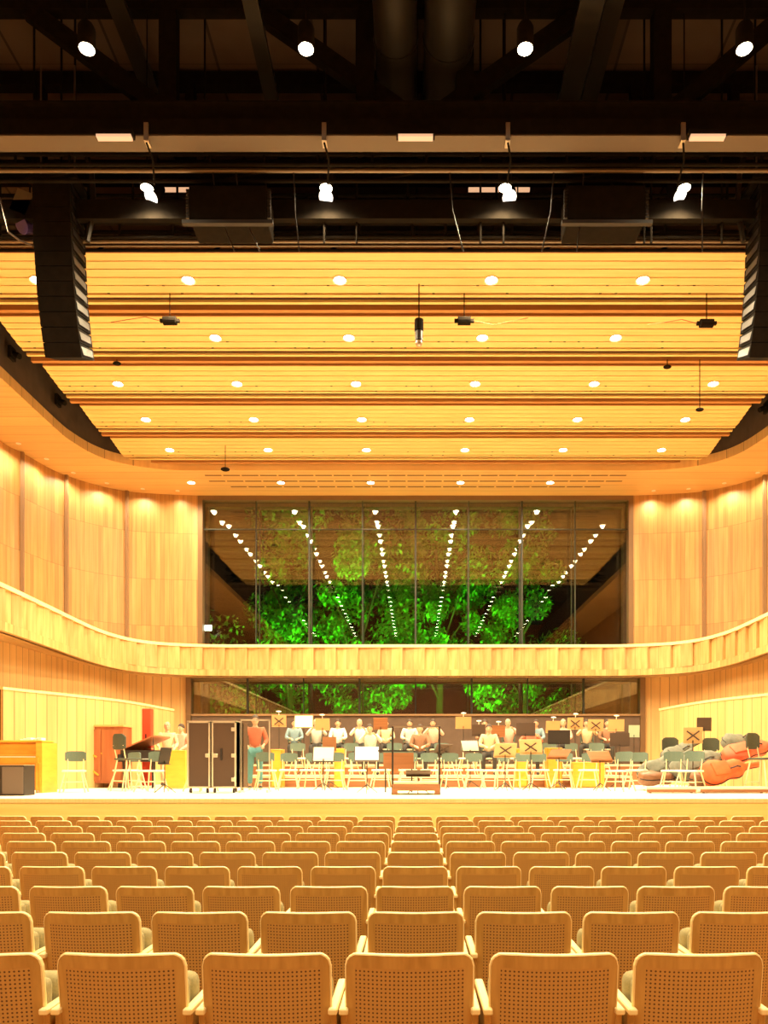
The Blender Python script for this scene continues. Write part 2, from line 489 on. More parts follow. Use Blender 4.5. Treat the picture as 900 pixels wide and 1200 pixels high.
# perimeter soffit (lower ceiling ring) with wooden edge and dark cheek above
IL = smooth_curve([(-10.1, REAR), (-10.1, 14), (-10.1, 20.5), (-10.0, 22.0), (-9.65, 23.0), (-9.0, 23.6), (-8.1, 23.95), (-7.2, 24.05), (-6.2, 24.05)], 6)
IC = IL+mirror(IL)[::-1]
sof = empty('ceiling_soffit', kind='structure')
OS = []
for x, y in IC:
    s = -1 if x < 0 else 1
    OS.append((s*12.4 if y < 22 else max(-12.4, min(12.4, x*(1.228+.02))), y if y < 20 else y+2.5*min(1, (y-20)/3.6)))
MB().slab(IC, OS, H_SOF).build('soffit_boards', M['soffit'], sof)
MB().wall(IC, H_SOF-.01, H_SOF+.27, .08).build('wood_edge', M['soffit'], sof)
MB().wall(offset(IC, .04), H_SOF+.27, EYE+11.0, .1).build('dark_cheek', M['cheek'], sof)
mb = MB()
for yy, xa in ((24.45, 6.95), (24.95, 6.7), (25.45, 6.45)):
    for k in range(-11, 12):
        xc = k*.6
        if abs(xc) < xa: mb.box(xc-.27, xc+.27, yy, yy+.07, H_SOF-.004, H_SOF+.01)
mb.build('air_slots', M['raftback'], sof)
# black recesses on the dark cheek, put in as small added fittings
for s, lst in ((-1, ((16.9, .0), (18.6, 0), (21.0, .0))), (1, ((17.4, 0), (19.6, 0), (21.4, 0)))):
    for yy, _ in lst:
        c = empty('rigging_bracket', (s*10.0, yy, H_SOF+.75), label='small black cheek fitting on the dark %s cheek of the ceiling, %s' % ('left' if s < 0 else 'right',
                  {16.9:'nearest the speakers', 18.6:'in the middle', 21.0:'nearest the window', 17.4:'nearest the speakers', 19.6:'in the middle', 21.4:'nearest the window'}[yy]), cat='cheek fitting', group='black fittings on the ceiling cheeks')
        MB().box(-.04, .04, -.12, .12, -.15, .15).build('plate', M['black'], c)
        MB().tube((-s*.04, 0, 0), (-s*.22, -.05, -.1), .07, 12).build('fitting_head', M['black'], c, True)

# windows
ZT = EYE+9.30
def window(name, yy, z0, z1, big, nb, framed, depth=.03):
    w = empty(name, kind='structure')
    half = 7.5; step = 2*half/nb
    for k in range(nb):
        x0 = -half+k*step
        MB().box(x0+.02, x0+step-.02, yy, yy+depth, z0, z1).build('pane', M['glasslow' if name == 'window_3' else 'glass'], w)
    for k in range(1, nb):
        x = -half+k*step; t = .03 if (k % 2 == 0) == big else .013
        MB().box(x-t, x+t, yy-.05, yy+.08, z0, z1).build('mullion', M['mullion'], w)
    if framed:
        MB().box(-half-.14, -half+.03, yy-.18, yy+.1, z0, z1+.14).box(half-.03, half+.14, yy-.18, yy+.1, z0, z1+.14)\
            .box(-half+.03, half-.03, yy-.18, yy+.1, z1-.02, z1+.14).box(-half+.03, half-.03, yy-.12, yy+.1, z0-.15, z0).build('window_frame', M['frame'], w)
    return w
w1 = window('window_1', 26.5, EYE+3.0, ZT, True, 8, True)
MB().box(-7.5, 7.5, 26.46, 26.5, EYE+8.28, EYE+8.31).build('transom', M['mullion'], w1)
window('window_2', 27.1, .2, ZT, True, 8, False)
window('window_3', 25.14, EYE+.3, ZB0+.02, False, 8, True)
window('window_4', 26.5, .2, EYE+2.9, True, 8, False)
tag(MB().box(-7.8, 7.8, 26.15, 26.6, ZT+.14, EYE+9.5).build('trim_1', M['trimwood']), kind='structure')
tag(MB().box(-12.8, -7.5, 27.1, 27.4, 0, 15).box(7.5, 12.8, 27.1, 27.4, 0, 15).box(-7.5, 7.5, 27.1, 27.4, ZT, 15).build('wall_back', M['cheek']), kind='structure')
# balustrade behind the orchestra
bb = empty('wall_balustrade', kind='structure')
MB().box(-7.45, 7.45, 24.95, 25.05, STG, EYE+1.62).build('panel', M['wallgrey'], bb)
MB().box(-7.45, 7.45, 24.9, 25.1, EYE+1.62, EYE+1.68).build('cap', M['jointbrown'], bb)

# stage
st = empty('stage', kind='structure')
MB().box(-9.75, 9.75, 13.0, 25.14, STG-.08, STG).build('stage_deck', M['stagefloor'], st)
MB().box(-9.75, 9.75, 12.985, 13.1, 0, STG-.08).build('stage_front', M['stageface'], st)
MB().box(-9.75, 9.75, 12.975, 13.0, STG-.07, STG+.0).build('stage_nosing', M['seatedge'], st)
R1, R2 = STG+.30, STG+.60
for (x0, x1, y0, y1, zt, lab) in ((-4.8, 5.6, 19.4, 21.6, R1, 'low wooden orchestra riser with reddish front behind the front stage chairs'),
                                  (-5.6, 6.6, 21.6, 24.8, R2, 'higher wooden orchestra riser at the rear of the stage')):
    r = empty('orchestra_riser', ((x0+x1)/2, y0, STG), label=lab, cat='stage riser')
    hw = (x1-x0)/2
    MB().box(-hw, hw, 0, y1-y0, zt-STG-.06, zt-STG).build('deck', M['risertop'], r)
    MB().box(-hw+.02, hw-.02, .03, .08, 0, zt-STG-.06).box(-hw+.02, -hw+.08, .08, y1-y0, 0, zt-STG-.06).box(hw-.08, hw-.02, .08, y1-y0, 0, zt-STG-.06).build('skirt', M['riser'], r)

# ================================================================ CEILING RAFTS
H_RAFT = EYE+9.6
def raft(i):
    y0 = 14.1+i*2.0
    r = empty('ceiling_raft', (0, y0, H_RAFT), label='slatted oak ceiling raft, %s of five counted from the front of the stage' % ORD[i],
              cat='ceiling panel', group='slatted ceiling rafts')
    def hw(t): return 8.97+.1*t
    mb = MB()
    for a, b in ((0, .205), (.232, .435), (.462, .685), (.712, .935), (.962, 1.185)):
        mb.box(-hw(b), hw(b), a, b, 0, .05)
    mb.build('slat_panel', M['slat'], r)
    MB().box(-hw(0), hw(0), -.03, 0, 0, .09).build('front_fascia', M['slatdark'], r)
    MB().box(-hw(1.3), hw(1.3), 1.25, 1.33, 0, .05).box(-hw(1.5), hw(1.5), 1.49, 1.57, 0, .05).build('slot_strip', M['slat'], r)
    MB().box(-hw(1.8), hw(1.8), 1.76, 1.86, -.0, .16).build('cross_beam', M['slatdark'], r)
    mb = MB().box(-hw(1.8), hw(1.8), 0, 1.96, .22, .26)
    mb.build('backing_board', M['raftback'], r)
    mb = MB()
    for a in (.95, 1.20):
        x = -8.8
        while x < 8.9:
            mb.box(x, x+.05, a-.006, a+.012, -.004, .03); x += random.choice((1.1, 1.5, 1.9, .32))
    mb.build('fixing_clips', M['raftback'], r)
for i in range(5): raft(i)

# ================================================================ DOWNLIGHTS
def make_downlight(name):
    t = empty(name)
    MB().lathe([(.112, 0), (.14, -.012), (.14, .0), (.135, .02), (.112, .02)], n=20, caps=False).build('trim_ring', M['trimwhite'], t, True)
    MB().lathe([(.0001, .002), (.112, .002)], n=20, caps=False).build('lamp_face', M['lampglow'], t)
    MB().box(-.075, .075, -.004, .004, -.012, .004).build('glare_louvre', M['black'], t)
    return t
dl = make_downlight('ceiling_downlight')
COLS = [-7.5, -4.5, -1.5, 1.5, 4.5, 7.5]
CN = ['first column from the left', 'second column from the left', 'third column from the left', 'third column from the right', 'second column from the right', 'first column from the right']
ROWY = [14.87, 16.88, 18.92, 20.88, 22.9]
first = True
for ri, y in enumerate(ROWY+[25.1]):
    for ci, x in enumerate(COLS):
        if ri == 5 and ci == 5: continue
        d = dl if first else copy_tree(dl)
        first = False
        z = H_RAFT-.012 if ri < 5 else H_SOF-.012
        d.location = (x, y, z); d.rotation_euler = (0, 0, random.uniform(-.5, .5))
        where = ('in the %s ceiling raft' % ORD[ri]) if ri < 5 else 'just above the big window'
        tag(d, 'recessed downlight %s, %s' % (where, CN[ci]), 'downlight', 'recessed ceiling downlights')
        lamp('lamp', 'SPOT', (0, 0, -.05), STAGE_W if ri < 5 else STAGE_W*.35, WARM, d, size=.055, angle=160, blend=.9)

# small wall washers recessed in the soffit along the curved side walls
def make_washer():
    t = empty('wall_washer')
    MB().lathe([(.045, 0), (.07, -.006), (.07, .0), (.065, .01), (.045, .01)], n=14, caps=False).build('trim_ring', M['trimwhite'], t, True)
    MB().lathe([(.0001, .004), (.045, .004)], n=14, caps=False).build('lamp_face', M['tubeglow'], t)
    return t
ww = make_washer(); first = True
for side, P in (('left', WL), ('right', mirror(WL))):
    inner = resample(offset(P, -.42 if side == 'left' else .42), 1.15)
    pts = [p for p in inner if p[1] > 12][::-1]
    for i, (x, y) in enumerate(pts[:16]):
        d = ww if first else copy_tree(ww)
        first = False
        d.location = (x, y, H_SOF-.006)
        tag(d, 'tiny wall washer in the soffit along the %s wall, %s from the big window' % (side, ORD[i]), 'wall washer', 'wall washers along the %s wall' % side)
        lamp('lamp', 'SPOT', (0, 0, -.03), 105, (1, .86, .56), d, size=.05, angle=150, blend=1)

# pendant lamps in the technical grid and over the hall
def make_pendant():
    t = empty('hall_pendant_lamp')
    MB().lathe([(.11, 0), (.12, .03), (.12, .28), (.09, .34), (.03, .36)], n=16).build('housing', M['black'], t, True)
    MB().lathe([(.0001, -.002), (.105, -.002)], n=16, caps=False).build('lamp_face', M['lampglow'], t)
    MB().tube((0, 0, .36), (0, 0, 3.2), .012, 6).build('suspension_rod', M['black'], t)
    return t
pd = make_pendant(); first = True
HZ = EYE+9.98
PROW = [13.0, 10.62, 8.2, 5.8, 3.4, 1.0, -1.5, -4.0]
for ri, y in enumerate(PROW):
    for ci, cx in enumerate((-2.5, -1.5, -.5, .5, 1.5, 2.5)):
        d = pd if first else copy_tree(pd)
        first = False
        z = HZ if ri != 1 else EYE+10.12
        d.location = (cx*3.1, y, z)
        tag(d, 'hall lamp in dark roof, %s row from stage, %s' % (ORD[ri], CN[ci]), 'ceiling lamp', 'lamps in the dark roof')
        lamp('lamp', 'SPOT', (0, 0, -.06), HALL_W if ri else HALL_W*.6, WARM, d, size=.055, angle=150, blend=.8)

# spotlights below the first pendant row, tilted
for i, (px, py, dx) in enumerate(((177, 231, -1), (382, 231, -.3), (597, 231, .2), (797, 229, 1))):
    y = 13.25
    t = empty('theatre_spotlight', (XP(px, y), y, HP(py, y)), label='black theatre spotlight with white glowing lens, %s from the left along the pipe' % ORD[i], cat='spotlight', group='theatre spotlights on the pipe')
    R = Matrix.Rotation(-.5, 4, 'X') @ Matrix.Rotation(-dx*.35, 4, 'Y')
    MB().lathe([(.135, .0), (.135, .2), (.09, .34), (.0001, .36)], n=18, M=R).build('housing', M['black'], t, True)
    MB().lathe([(.0001, -.004), (.125, -.004)], n=18, M=R, caps=False).build('lens', M['whiteglow'], t)
    MB().bar((-.16, .1, .1), (-.16, .1, .42), .02, .03).bar((.16, .1, .1), (.16, .1, .42), .02, .03).bar((-.16, .1, .42), (.16, .1, .42), .03, .02)\
        .tube((0, .1, .42), (0, .1, .62), .02, 8).build('yoke', M['black'], t)

# ================================================================ TECHNICAL ZONE
BX = 9.9
def beam_thing(name, label, cat, parts, group=None, loc=(0, 0, 0)):
    t = empty(name, loc, label=label, cat=cat, group=group)
    for pn, b, m in parts: b.build(pn, m, t)
    return t
yb = 11.8
t = beam_thing('roof_girder', 'long roof girder, web blackened as shade, beige lit lower flange, spanning the hall', 'girder', [
    ('web', MB().box(-10.0, 10.0, yb+.06, yb+.14, EYE+9.92, EYE+10.4).box(-10.0, 10.0, yb-.01, yb+.02, EYE+9.9, EYE+10.15), M['black']),  # shade on the girder's upright face put in as black
    ('lower_flange', MB().box(-10.0, 10.0, yb, yb+.31, EYE+9.88, EYE+9.91), M['beige']),
    ('upper_flange', MB().box(-10.0, 10.0, yb, yb+.31, EYE+10.4, EYE+10.44), M['black'])])
for i, px in enumerate((172, 380, 595, 800)):
    x = XP(px, yb)
    t = empty('pipe_clamp', (x, yb, EYE+9.88), label='steel beam clamp with hanging cable bundle above the %s spotlight from the left' % ORD[i], cat='clamp', group='beam clamps on the girder')
    MB().box(-.035, .035, -.04, -.0, -.08, .18).box(-.035, .035, -.04, .12, -.10, -.07).build('jaw', M['steel'], t)
    MB().path([(0, -.02, -.12), (.06, .1, -.3), (.02, .3, -.55)], .016).build('cable', M['black'], t)
for i, (px, nm) in enumerate(((134, 'left'), (487, 'centre'), (829, 'right'))):
    y = 11.7; x = XP(px, y)
    t = empty('strip_light', (x, y, HP(161, y)), label='short glowing strip light under the roof girder, %s of three' % nm, cat='strip light', group='strip lights under the girder')
    MB().box(-.30, .30, -.05, .08, .02, .10).build('housing', M['black'], t)
    MB().box(-.27, .27, -.045, .05, -.02, .02).build('diffuser', M['tubeglow'], t)
# further strips deeper behind the grid
for i, (px, w) in enumerate(((197, .42), (585, .62))):
    y = 15.2
    t = empty('strip_light', (XP(px, y), y, HP(221, y)), label='distant strip light behind the spotlights, %s one' % ('left' if i == 0 else 'right'), cat='strip light', group='distant strip lights above the rafts')
    MB().box(-w, w, 0, .08, .03, .08).build('housing', M['black'], t)
    for sx in (-1, 1): MB().tube((sx*w*.8, .04, .08), (sx*w*.8, .04, 15-HP(221, y)), .01, 6).build('rod', M['black'], t)
    MB().box(-w, w, .0, .06, -.03, .03).build('diffuser', M['tubeglow'], t)

# roof truss: posts and braces
def truss(y, posts, braces, zb, zt, label, pw=.3):
    t = empty('roof_truss', (0, y, zb), label=label, cat='roof truss', group='dark roof trusses')
    MB().box(-12, 12, 0, .2, 0, .25).build('bottom_chord', M['black'], t)
    MB().box(-12, 12, 0, .2, zt-zb-.25, zt-zb).build('top_chord', M['black'], t)
    for x in posts: MB().box(x-pw/2, x+pw/2, 0, .2, .25, zt-zb-.25).build('post', M['black'], t)
    for x0, x1 in braces: MB().bar((x0, .1, .2), (x1, .1, zt-zb-.2), .16, .28).build('brace', M['black'], t)
    return t
yt = 12.9
truss(yt, [XP(p, yt) for p in (196, 428, 545, 777)], [(XP(190, yt), XP(30, yt)), (XP(470, yt), XP(300, yt)), (XP(520, yt), XP(690, yt)), (XP(790, yt), XP(930, yt))],
      EYE+11.1, 14.9, 'black roof truss with posts and slanting braces, nearest to the camera')
truss(14.4, [XP(p, 14.4) for p in (45, 222, 430, 562, 745, 862)], [(XP(46, 14.4), XP(-40, 14.4)), (XP(222, 14.4), XP(150, 14.4)), (XP(862, 14.4), XP(745, 14.4))],
      EYE+11.35, 14.95, 'black roof truss behind the nearest one, above the first ceiling raft', .16)
# thin hangers
for i, px in enumerate((40, 72, 88, 240, 380, 418, 563, 590, 755, 763, 846, 885)):
    y = 13.4; x = XP(px, y)
    o = MB().tube((0, 0, -1.3), (0, 0, 3.0), .02, 6).build('hanger_rod', M['black'], loc=(x, y, EYE+10.6))
    tag(o, 'thin black hanger rod in the dark roof, %s from the left' % ORD[i], 'hanger rod', 'hanger rods in the roof')
# ducts
for i, (px, r) in enumerate(((463, .36), (527, .42))):
    t = empty('ventilation_duct', (XP(px, 12.3), 0, EYE+12.3), label='dark round ventilation duct in the roof, %s of the centre pair' % ('left' if i == 0 else 'right'), cat='duct', group='ventilation ducts')
    mb = MB().tube((0, 9.0, 0), (0, 15.5, 0), r, 24)
    mb.build('duct_tube', M['duct'], t, True)
    for k in range(6): MB().tube((0, 9.4+k*1.1, 0), (0, 9.45+k*1.1, 0), r+.02, 24).build('duct_collar', M['duct'], t)
# slanting cable trays towards the vanishing point
for i, (px, wd) in enumerate(((300, .25), (690, .4), (720, .3), (130, .3))):
    o = MB().box(-wd/2, wd/2, 9.5, 15.3, -.05, .05).build('cable_tray', M['duct'], loc=(XP(px, 12.2), 0, EYE+12.0+.2*i))
    tag(o, 'dark cable tray running lengthwise under the roof, %s' % ('left of the centre', 'right of the centre and lower', 'right of the centre and higher', 'near the left edge')[i], 'cable tray', 'cable trays')

# pipes across
def pipe(py, y, r, mat, label, x0=-9.9, x1=9.9):
    o = MB().tube((x0, 0, 0), (x1, 0, 0), r, 10).build('rigging_pipe', mat, loc=(0, y, HP(py, y)), smooth=True)
    return tag(o, label, 'pipe', 'rigging pipes across the grid')
pipe(200, 12.6, .035, M['pipe'], 'grey rigging pipe just above the spotlights')
pipe(283, 13.6, .03, M['pipe'], 'grey rigging pipe right above the first ceiling raft')
pipe(272, 13.9, .03, M['black'], 'black rigging pipe second above the first ceiling raft')
pipe(288, 13.75, .02, M['pipe'], 'thin pipe touching the upper edge of the first ceiling raft')
# ladder trusses (flat) across
def lattice(y, ya, yb_, label, step=.55, mat='black', x0=-9.9, x1=9.9, r=.03):
    za, zb = HP(yb_, y), HP(ya, y)
    t = empty('lighting_truss', (0, y, za), label=label, cat='lighting truss', group='lighting trusses')
    h = zb-za
    MB().tube((x0, 0, 0), (x1, 0, 0), r, 8).tube((x0, .35, 0), (x1, .35, 0), r, 8).build('lower_chord', M[mat], t)
    MB().tube((x0, 0, h), (x1, 0, h), r, 8).tube((x0, .35, h), (x1, .35, h), r, 8).build('upper_chord', M[mat], t)
    x = x0; k = 0
    while x < x1-step:
        MB().tube((x, 0, 0), (x, 0, h), r*.8, 6).build('lattice_bar', M[mat], t)
        if k % 3 == 0: MB().tube((x, .35, 0), (x+step, .35, h), r*.6, 6).build('lattice_brace', M[mat], t)
        x += step*random.choice((1, 1, 1.6)); k += 1
    return t
lattice(12.5, 181, 193, 'shallow black lighting truss directly below the roof girder', .9)
lattice(13.55, 212, 236, 'black lighting truss at the height of the spotlights', .8)
lattice(13.55, 262, 278, 'black lighting truss just above the first ceiling raft', .6)
o = MB().box(-9.6, 9.6, 0, .12, HP(256, 13.3), HP(234, 13.3)).build('masking_panel', M['black'], loc=(0, 13.3, 0))
tag(o, 'long flat black masking panel across the grid behind the spotlights', 'panel')
o = MB().box(-9.6, 9.6, 0, .12, HP(214, 15.0), HP(202, 15.0)).build('masking_panel', M['black'], loc=(0, 15.0, 0))
tag(o, 'narrow black masking panel above the far strip lights', 'panel')
# hung black winch racks with serrated edges
for i, px in enumerate((272, 706)):
    y = 12.9; w = 90*y/F/2
    z0, z1 = HP(272, y), HP(232, y)
    t = empty('winch_rack', (XP(px, y), y, z0), label='black hung equipment rack with toothed edges, %s of the pair' % ('left' if i == 0 else 'right'), cat='equipment rack', group='hung equipment racks')
    MB().rbox(-w, w, -.3, .3, 0, z1-z0, .03).build('cabinet', M['black'], t)
    for k in range(9):
        zz = .04+k*(z1-z0-.08)/9
        for sx in (-1, 1): MB().cbox((sx*(w+.025), -.24, zz+.02), (.05, .08, .035)).build('edge_tooth', M['stand'], t)
    MB().box(-w-.1, w+.1, -.34, -.26, -.09, -.03).build('base_rail', M['stand'], t)

# line arrays of loudspeakers
def line_array(s):
    y = 13.1; x0 = XP(487+s*(69-487), y)
    x0 = s*6.36
    t = empty('line_array_speaker', (x0, y, HP(209, y)), label='tall black curved line array of loudspeakers hanging at the %s' % ('left' if s < 0 else 'right'), cat='loudspeaker', group='hanging line arrays')
    n = 12; z = 0.0; yy = 0.0; a = .02; xx = 0
    for k in range(n):
        h = .245
        Mx = Matrix.Translation((0, yy, z)) @ Matrix.Rotation(a, 4, 'X')
        mb = MB(); w = .33
        # trapezoid cabinet
        vs = [(-w, 0, 0), (w, 0, 0), (w*.96, .62, -.02), (-w*.96, .62, -.02), (-w, 0, -h+.012), (w, 0, -h+.012), (w*.96, .62, -h+.04), (-w*.96, .62, -h+.04)]
        mb.add([Mx @ Vector(v) for v in vs], [(0,1,2,3),(7,6,5,4),(0,4,5,1),(1,5,6,2),(2,6,7,3),(3,7,4,0)])
        cab = mb.build('cabinet', M['black'], t)
        for sx in (-1, 1): mb = MB().add([Mx @ Vector(v) for v in ((sx*w*1.01, .04, -.05), (sx*w*1.01+sx*.02, .04, -h+.06), (sx*w*.97+sx*.03, .5, -h+.07), (sx*w*.97+sx*.02, .5, -.06))], [(0,1,2,3)]); mb.build('side_grip', M['stand'], cab)
        nz = Mx @ Vector((0, 0, -h)); yy, z = nz.y, nz.z
        a += .02 if k < 6 else .045
    MB().box(-.45, .45, .0, .55, .02, .08).box(-.05, .05, .2, .3, .08, .5).build('flying_frame', M['black'], t)
    MB().tube((-.3, .25, .08), (-.3, .25, 2.2), .015, 6).tube((.3, .25, .08), (.3, .25, 2.2), .015, 6).build('chain', M['pipe'], t)
    MB().path([(-s*.45, .2, .9), (-s*.6, .25, .3), (-s*.62, .3, -.3), (-s*.5, .3, -.9)], .05).build('cable_bundle', M['duct'], t)
    t.rotation_euler = (0, 0, 0)
    return t
line_array(-1); line_array(1)
t = empty('amplifier_box', (XP(25, 13.3), 13.3, HP(236, 13.3)), label='small tilted beige faced box beside the left loudspeaker array', cat='box')
R = Matrix.Rotation(.38, 4, 'Y')
MB().add([R @ Vector(v) for v in ((-.15,0,-.2),(.15,0,-.2),(.15,.2,-.2),(-.15,.2,-.2),(-.15,0,.2),(.15,0,.2),(.15,.2,.2),(-.15,.2,.2))],
         [(0,3,2,1),(4,5,6,7),(0,1,5,4),(1,2,6,5),(2,3,7,6),(3,0,4,7)]).build('case', M['labelgrey'], t)
MB().tube((-.05, .1, -.35), (.05, .3, -.2), .14, 14).build('projector_lens', M['purple'], t)
MB().tube((.1, .1, .2), (.1, .1, 1.1), .015, 6).build('hanger', M['black'], t)
o = MB().path([(0, 0, 0), (.15, .0, -.6), (.35, 0, -.75), (.58, 0, -.85)], .018).build('hanging_cable', M['pipe'], loc=(XP(0, 13.2), 13.2, HP(232, 13.2)))
tag(o, 'grey cable looping below the tilted box at the left edge', 'cable')
for i, (px, dx) in enumerate(((255, .3), (282, .35), (350, .05), (533, .25), (655, -.15), (690, -.05), (830, .1))):
    o = MB().path([(0, 0, 0), (dx*.2, .1, -.6), (dx, .3, -1.15)], .012).build('hanging_cable', M['stand'], loc=(XP(px-6, 12.6), 12.6, HP(200, 12.6)))
    tag(o, 'thin loose cable dropping through the grid, %s from the left' % ORD[i], 'cable', 'loose cables in the grid')
# small things hanging under the rafts
t = empty('hanging_camera', (XP(491, 15.0), 15.0, HP(375, 15.0)), label='black cylinder camera hanging below the first raft near the centre', cat='camera')
MB().tube((0, 0, 0), (0, 0, H_RAFT-HP(375, 15.0)), .012, 6).build('rod', M['black'], t)
MB().tube((0, 0, 0), (0, 0, -.22), .09, 14).build('upper_body', M['black'], t)
MB().tube((0, 0, -.24), (0, 0, -.42), .08, 14).build('lower_body', M['stand'], t)
MB().ball((0, 0, -.46), .075).build('lens', M['steel'], t, True)
for i, (px, py) in enumerate(((199, 376), (544, 376), (828, 379))):
    t = empty('cable_motor', (XP(px, 15.3), 15.3, HP(py, 15.3)), label='small black cable motor under the first raft, %s of three' % ('left', 'middle', 'right')[i], cat='cable motor', group='cable motors under the first raft')
    MB().tube((-.13, 0, 0), (.13, 0, 0), .085, 12).build('drum', M['black'], t)
    MB().box(-.2, -.13, -.03, .03, -.03, .03).box(.13, .2, -.03, .03, -.03, .03).build('bracket', M['black'], t)
    MB().path([(.2, 0, 0), (.6, 0, -.08), (1.3, 0, .06)] if i == 1 else [(-.2, 0, 0), (-.5, 0, .08), (-1.2, 0, -.03)], .008).build('cable', M['redwall'], t)
    MB().tube((0, 0, .08), (0, 0, H_RAFT-HP(py, 15.3)), .01, 6).build('rod', M['black'], t)
for i, (px, py) in enumerate(((264, 550), (137, 426), (782, 430), (820, 480))):
    y = 17.8 if i else 22.6
    t = empty('ceiling_sensor', (XP(px, y), y, HP(py, y)), label=('small black sensor under the last raft at the left', 'tiny sensor hanging under the second raft at the left', 'tiny sensor hanging under the second raft at the right', 'tiny sensor on a rod near the right end of the rafts')[i], cat='sensor', group='small ceiling sensors')
    MB().tube((0, 0, 0), (0, 0, H_RAFT-HP(py, y)), .01, 6).build('rod', M['black'], t)
    MB().ball((0, 0, 0), .07 if i else .1, (1.4, 1, .6)).build('sensor_body', M['black'], t, True)

# ================================================================ AUDITORIUM SEATS
BW, BTOP, BBOT, CR = .245, .865, .36, .05
def by(x, z):     # rear surface of the curved reclined back (towards camera = -y)
    return -.045*(1-(x/BW)**2)+(BTOP-z)*.13
def make_seat():
    t = empty('auditorium_seat')
    xs = [-BW, -BW+.006, -BW+.016, -BW+.03, -BW+.036, -.15, -.1, -.05, 0, .05, .1, .15, BW-.036, BW-.03, BW-.016, BW-.006, BW]
    cx0, cx1, cz0, cz1 = -BW+.036, BW-.036, BBOT+.06, BTOP-.052
    def ztop(x):
        e = abs(x)-(BW-CR)
        return BTOP if e <= 0 else BTOP-(CR-math.sqrt(max(0, CR*CR-e*e)))
    fr = [0, None, None, None, 1]
    mb = MB(); edge = MB()
    T = .024
    def levels(x):
        zt = ztop(x)
        return [BBOT, cz0, (cz0+cz1)/2, cz1, zt]
    n = len(xs)
    V = []
    for x in xs:
        for z in levels(x): V.append((x, by(x, z), z))
    for x in xs:
        for z in levels(x): V.append((x, by(x, z)+T, z))
    Fc = []
    off = n*5
    for i in range(n-1):
        for k in range(4):
            inside = xs[i] >= cx0-1e-6 and xs[i+1] <= cx1+1e-6 and k in (1, 2)
            if inside: continue
            a, b, c, d = i*5+k, (i+1)*5+k, (i+1)*5+k+1, i*5+k+1
            Fc += [(a, b, c, d), (off+d, off+c, off+b, off+a)]
    i0, i1 = xs.index(cx0), xs.index(cx1)
    for i in range(i0, i1):       # rim of the opening
        for k in (1, 3): Fc.append((i*5+k, (i+1)*5+k, off+(i+1)*5+k, off+i*5+k))
    for i in (i0, i1):
        for k in (1, 2): Fc.append((i*5+k, i*5+k+1, off+i*5+k+1, off+i*5+k))
    for i in range(n-1): Fc.append((i*5, (i+1)*5, off+(i+1)*5, off+i*5))
    mb.add(V, Fc)
    back = mb.build('backrest', M['seatwood'], t)
    # edge highlight put into colour: pale rounded strip along top and sides
    path = [(x, ztop(x)) for x in xs]
    path = [(-BW, BBOT)]+path+[(BW, BBOT)]
    E = MB(); prof = [(0, -.002), (.004, -.004+.0), (.006, .5), (.004, 1.0), (0, 1.0)]
    rings = []
    m = len(path)
    for i, (x, z) in enumerate(path):
        a = path[max(0, i-1)]; b = path[min(m-1, i+1)]
        dx, dz = b[0]-a[0], b[1]-a[1]; l = math.hypot(dx, dz) or 1
        nx, nz = -dz/l, dx/l
        y = by(x, z)
        rings.append([(x+nx*e, y-.001+T*1.05*min(1, max(0, f)), z+nz*e) for e, f in ((0, 0), (.005, .12), (.007, .5), (.005, .88), (0, 1))])
    vs = [p for r in rings for p in r]
    fs = [(i*5+j, i*5+j+1, (i+1)*5+j+1, (i+1)*5+j) for i in range(m-1) for j in range(4)]
    E.add(vs, fs)
    E.build('lit_edge_strip', M['seatedge'], back)
    C = MB(); cx = [cx0+(cx1-cx0)*i/10 for i in range(11)]; cz = [cz0+(cz1-cz0)*k/4 for k in range(5)]
    vs = [(x, by(x, z)+.0008, z) for x in cx for z in cz]+[(x, by(x, z)+.012, z) for x in cx for z in cz]
    fs = []
    for i in range(10):
        for k in range(4):
            q = (i*5+k, (i+1)*5+k, (i+1)*5+k+1, i*5+k+1)
            fs += [q, tuple(55+a for a in q[::-1])]
    C.add(vs, fs).build('cane_panel', M['cane'], back)
    b = MB().rbox(-.234, .234, .045, .145, .42, .742, .03, 3)
    b.build('back_cushion', M['olive'], t, True)
    b = MB().rbox(-.234, .234, .165, .285, .36, .735, .045, 3)
    b.build('seat_cushion', M['olive'], t, True)
    for s in (-1, 1):
        MB().rbox(min(s*.238, s*.274), max(s*.238, s*.274), -.0, .42, .625, .65, .005, 1).build('arm_rest', M['seatedge'], t)
        MB().rbox(min(s*.243, s*.269), max(s*.243, s*.269), .03, .40, 0, .625, .004, 1).build('side_panel', M['seatwood'], t)
    return t
seat = make_seat()
first = True
ROWN = ['front-most row nearest the camera', 'second row', 'third row', 'fourth row', 'fifth row', 'sixth row', 'seventh row', 'eighth row', 'ninth row', 'row right before the stage']
for r in range(10):
    y = 2.90+.05*(0 if r == 0 else 1)+.937*r
    ks = [k for k in range(-14, 14) if -VX/F*y-.26 < k*.56 < (900-VX)/F*y+.26]
    for j, k in enumerate(ks):
        s = seat if first else copy_tree(seat)
        first = False
        s.location = (k*.56+(-.02 if r == 0 else 0)+random.uniform(-.004, .004), y, floor_h(y)-(0.0 if r else .0))
        s.rotation_euler = (0, 0, random.uniform(-.006, .006))
        tag(s, 'cane-backed oak auditorium seat, %s, %s seat from the left edge' % (ROWN[r], ORD[j]), 'seat', 'cane-backed seats in the %s' % ROWN[r])

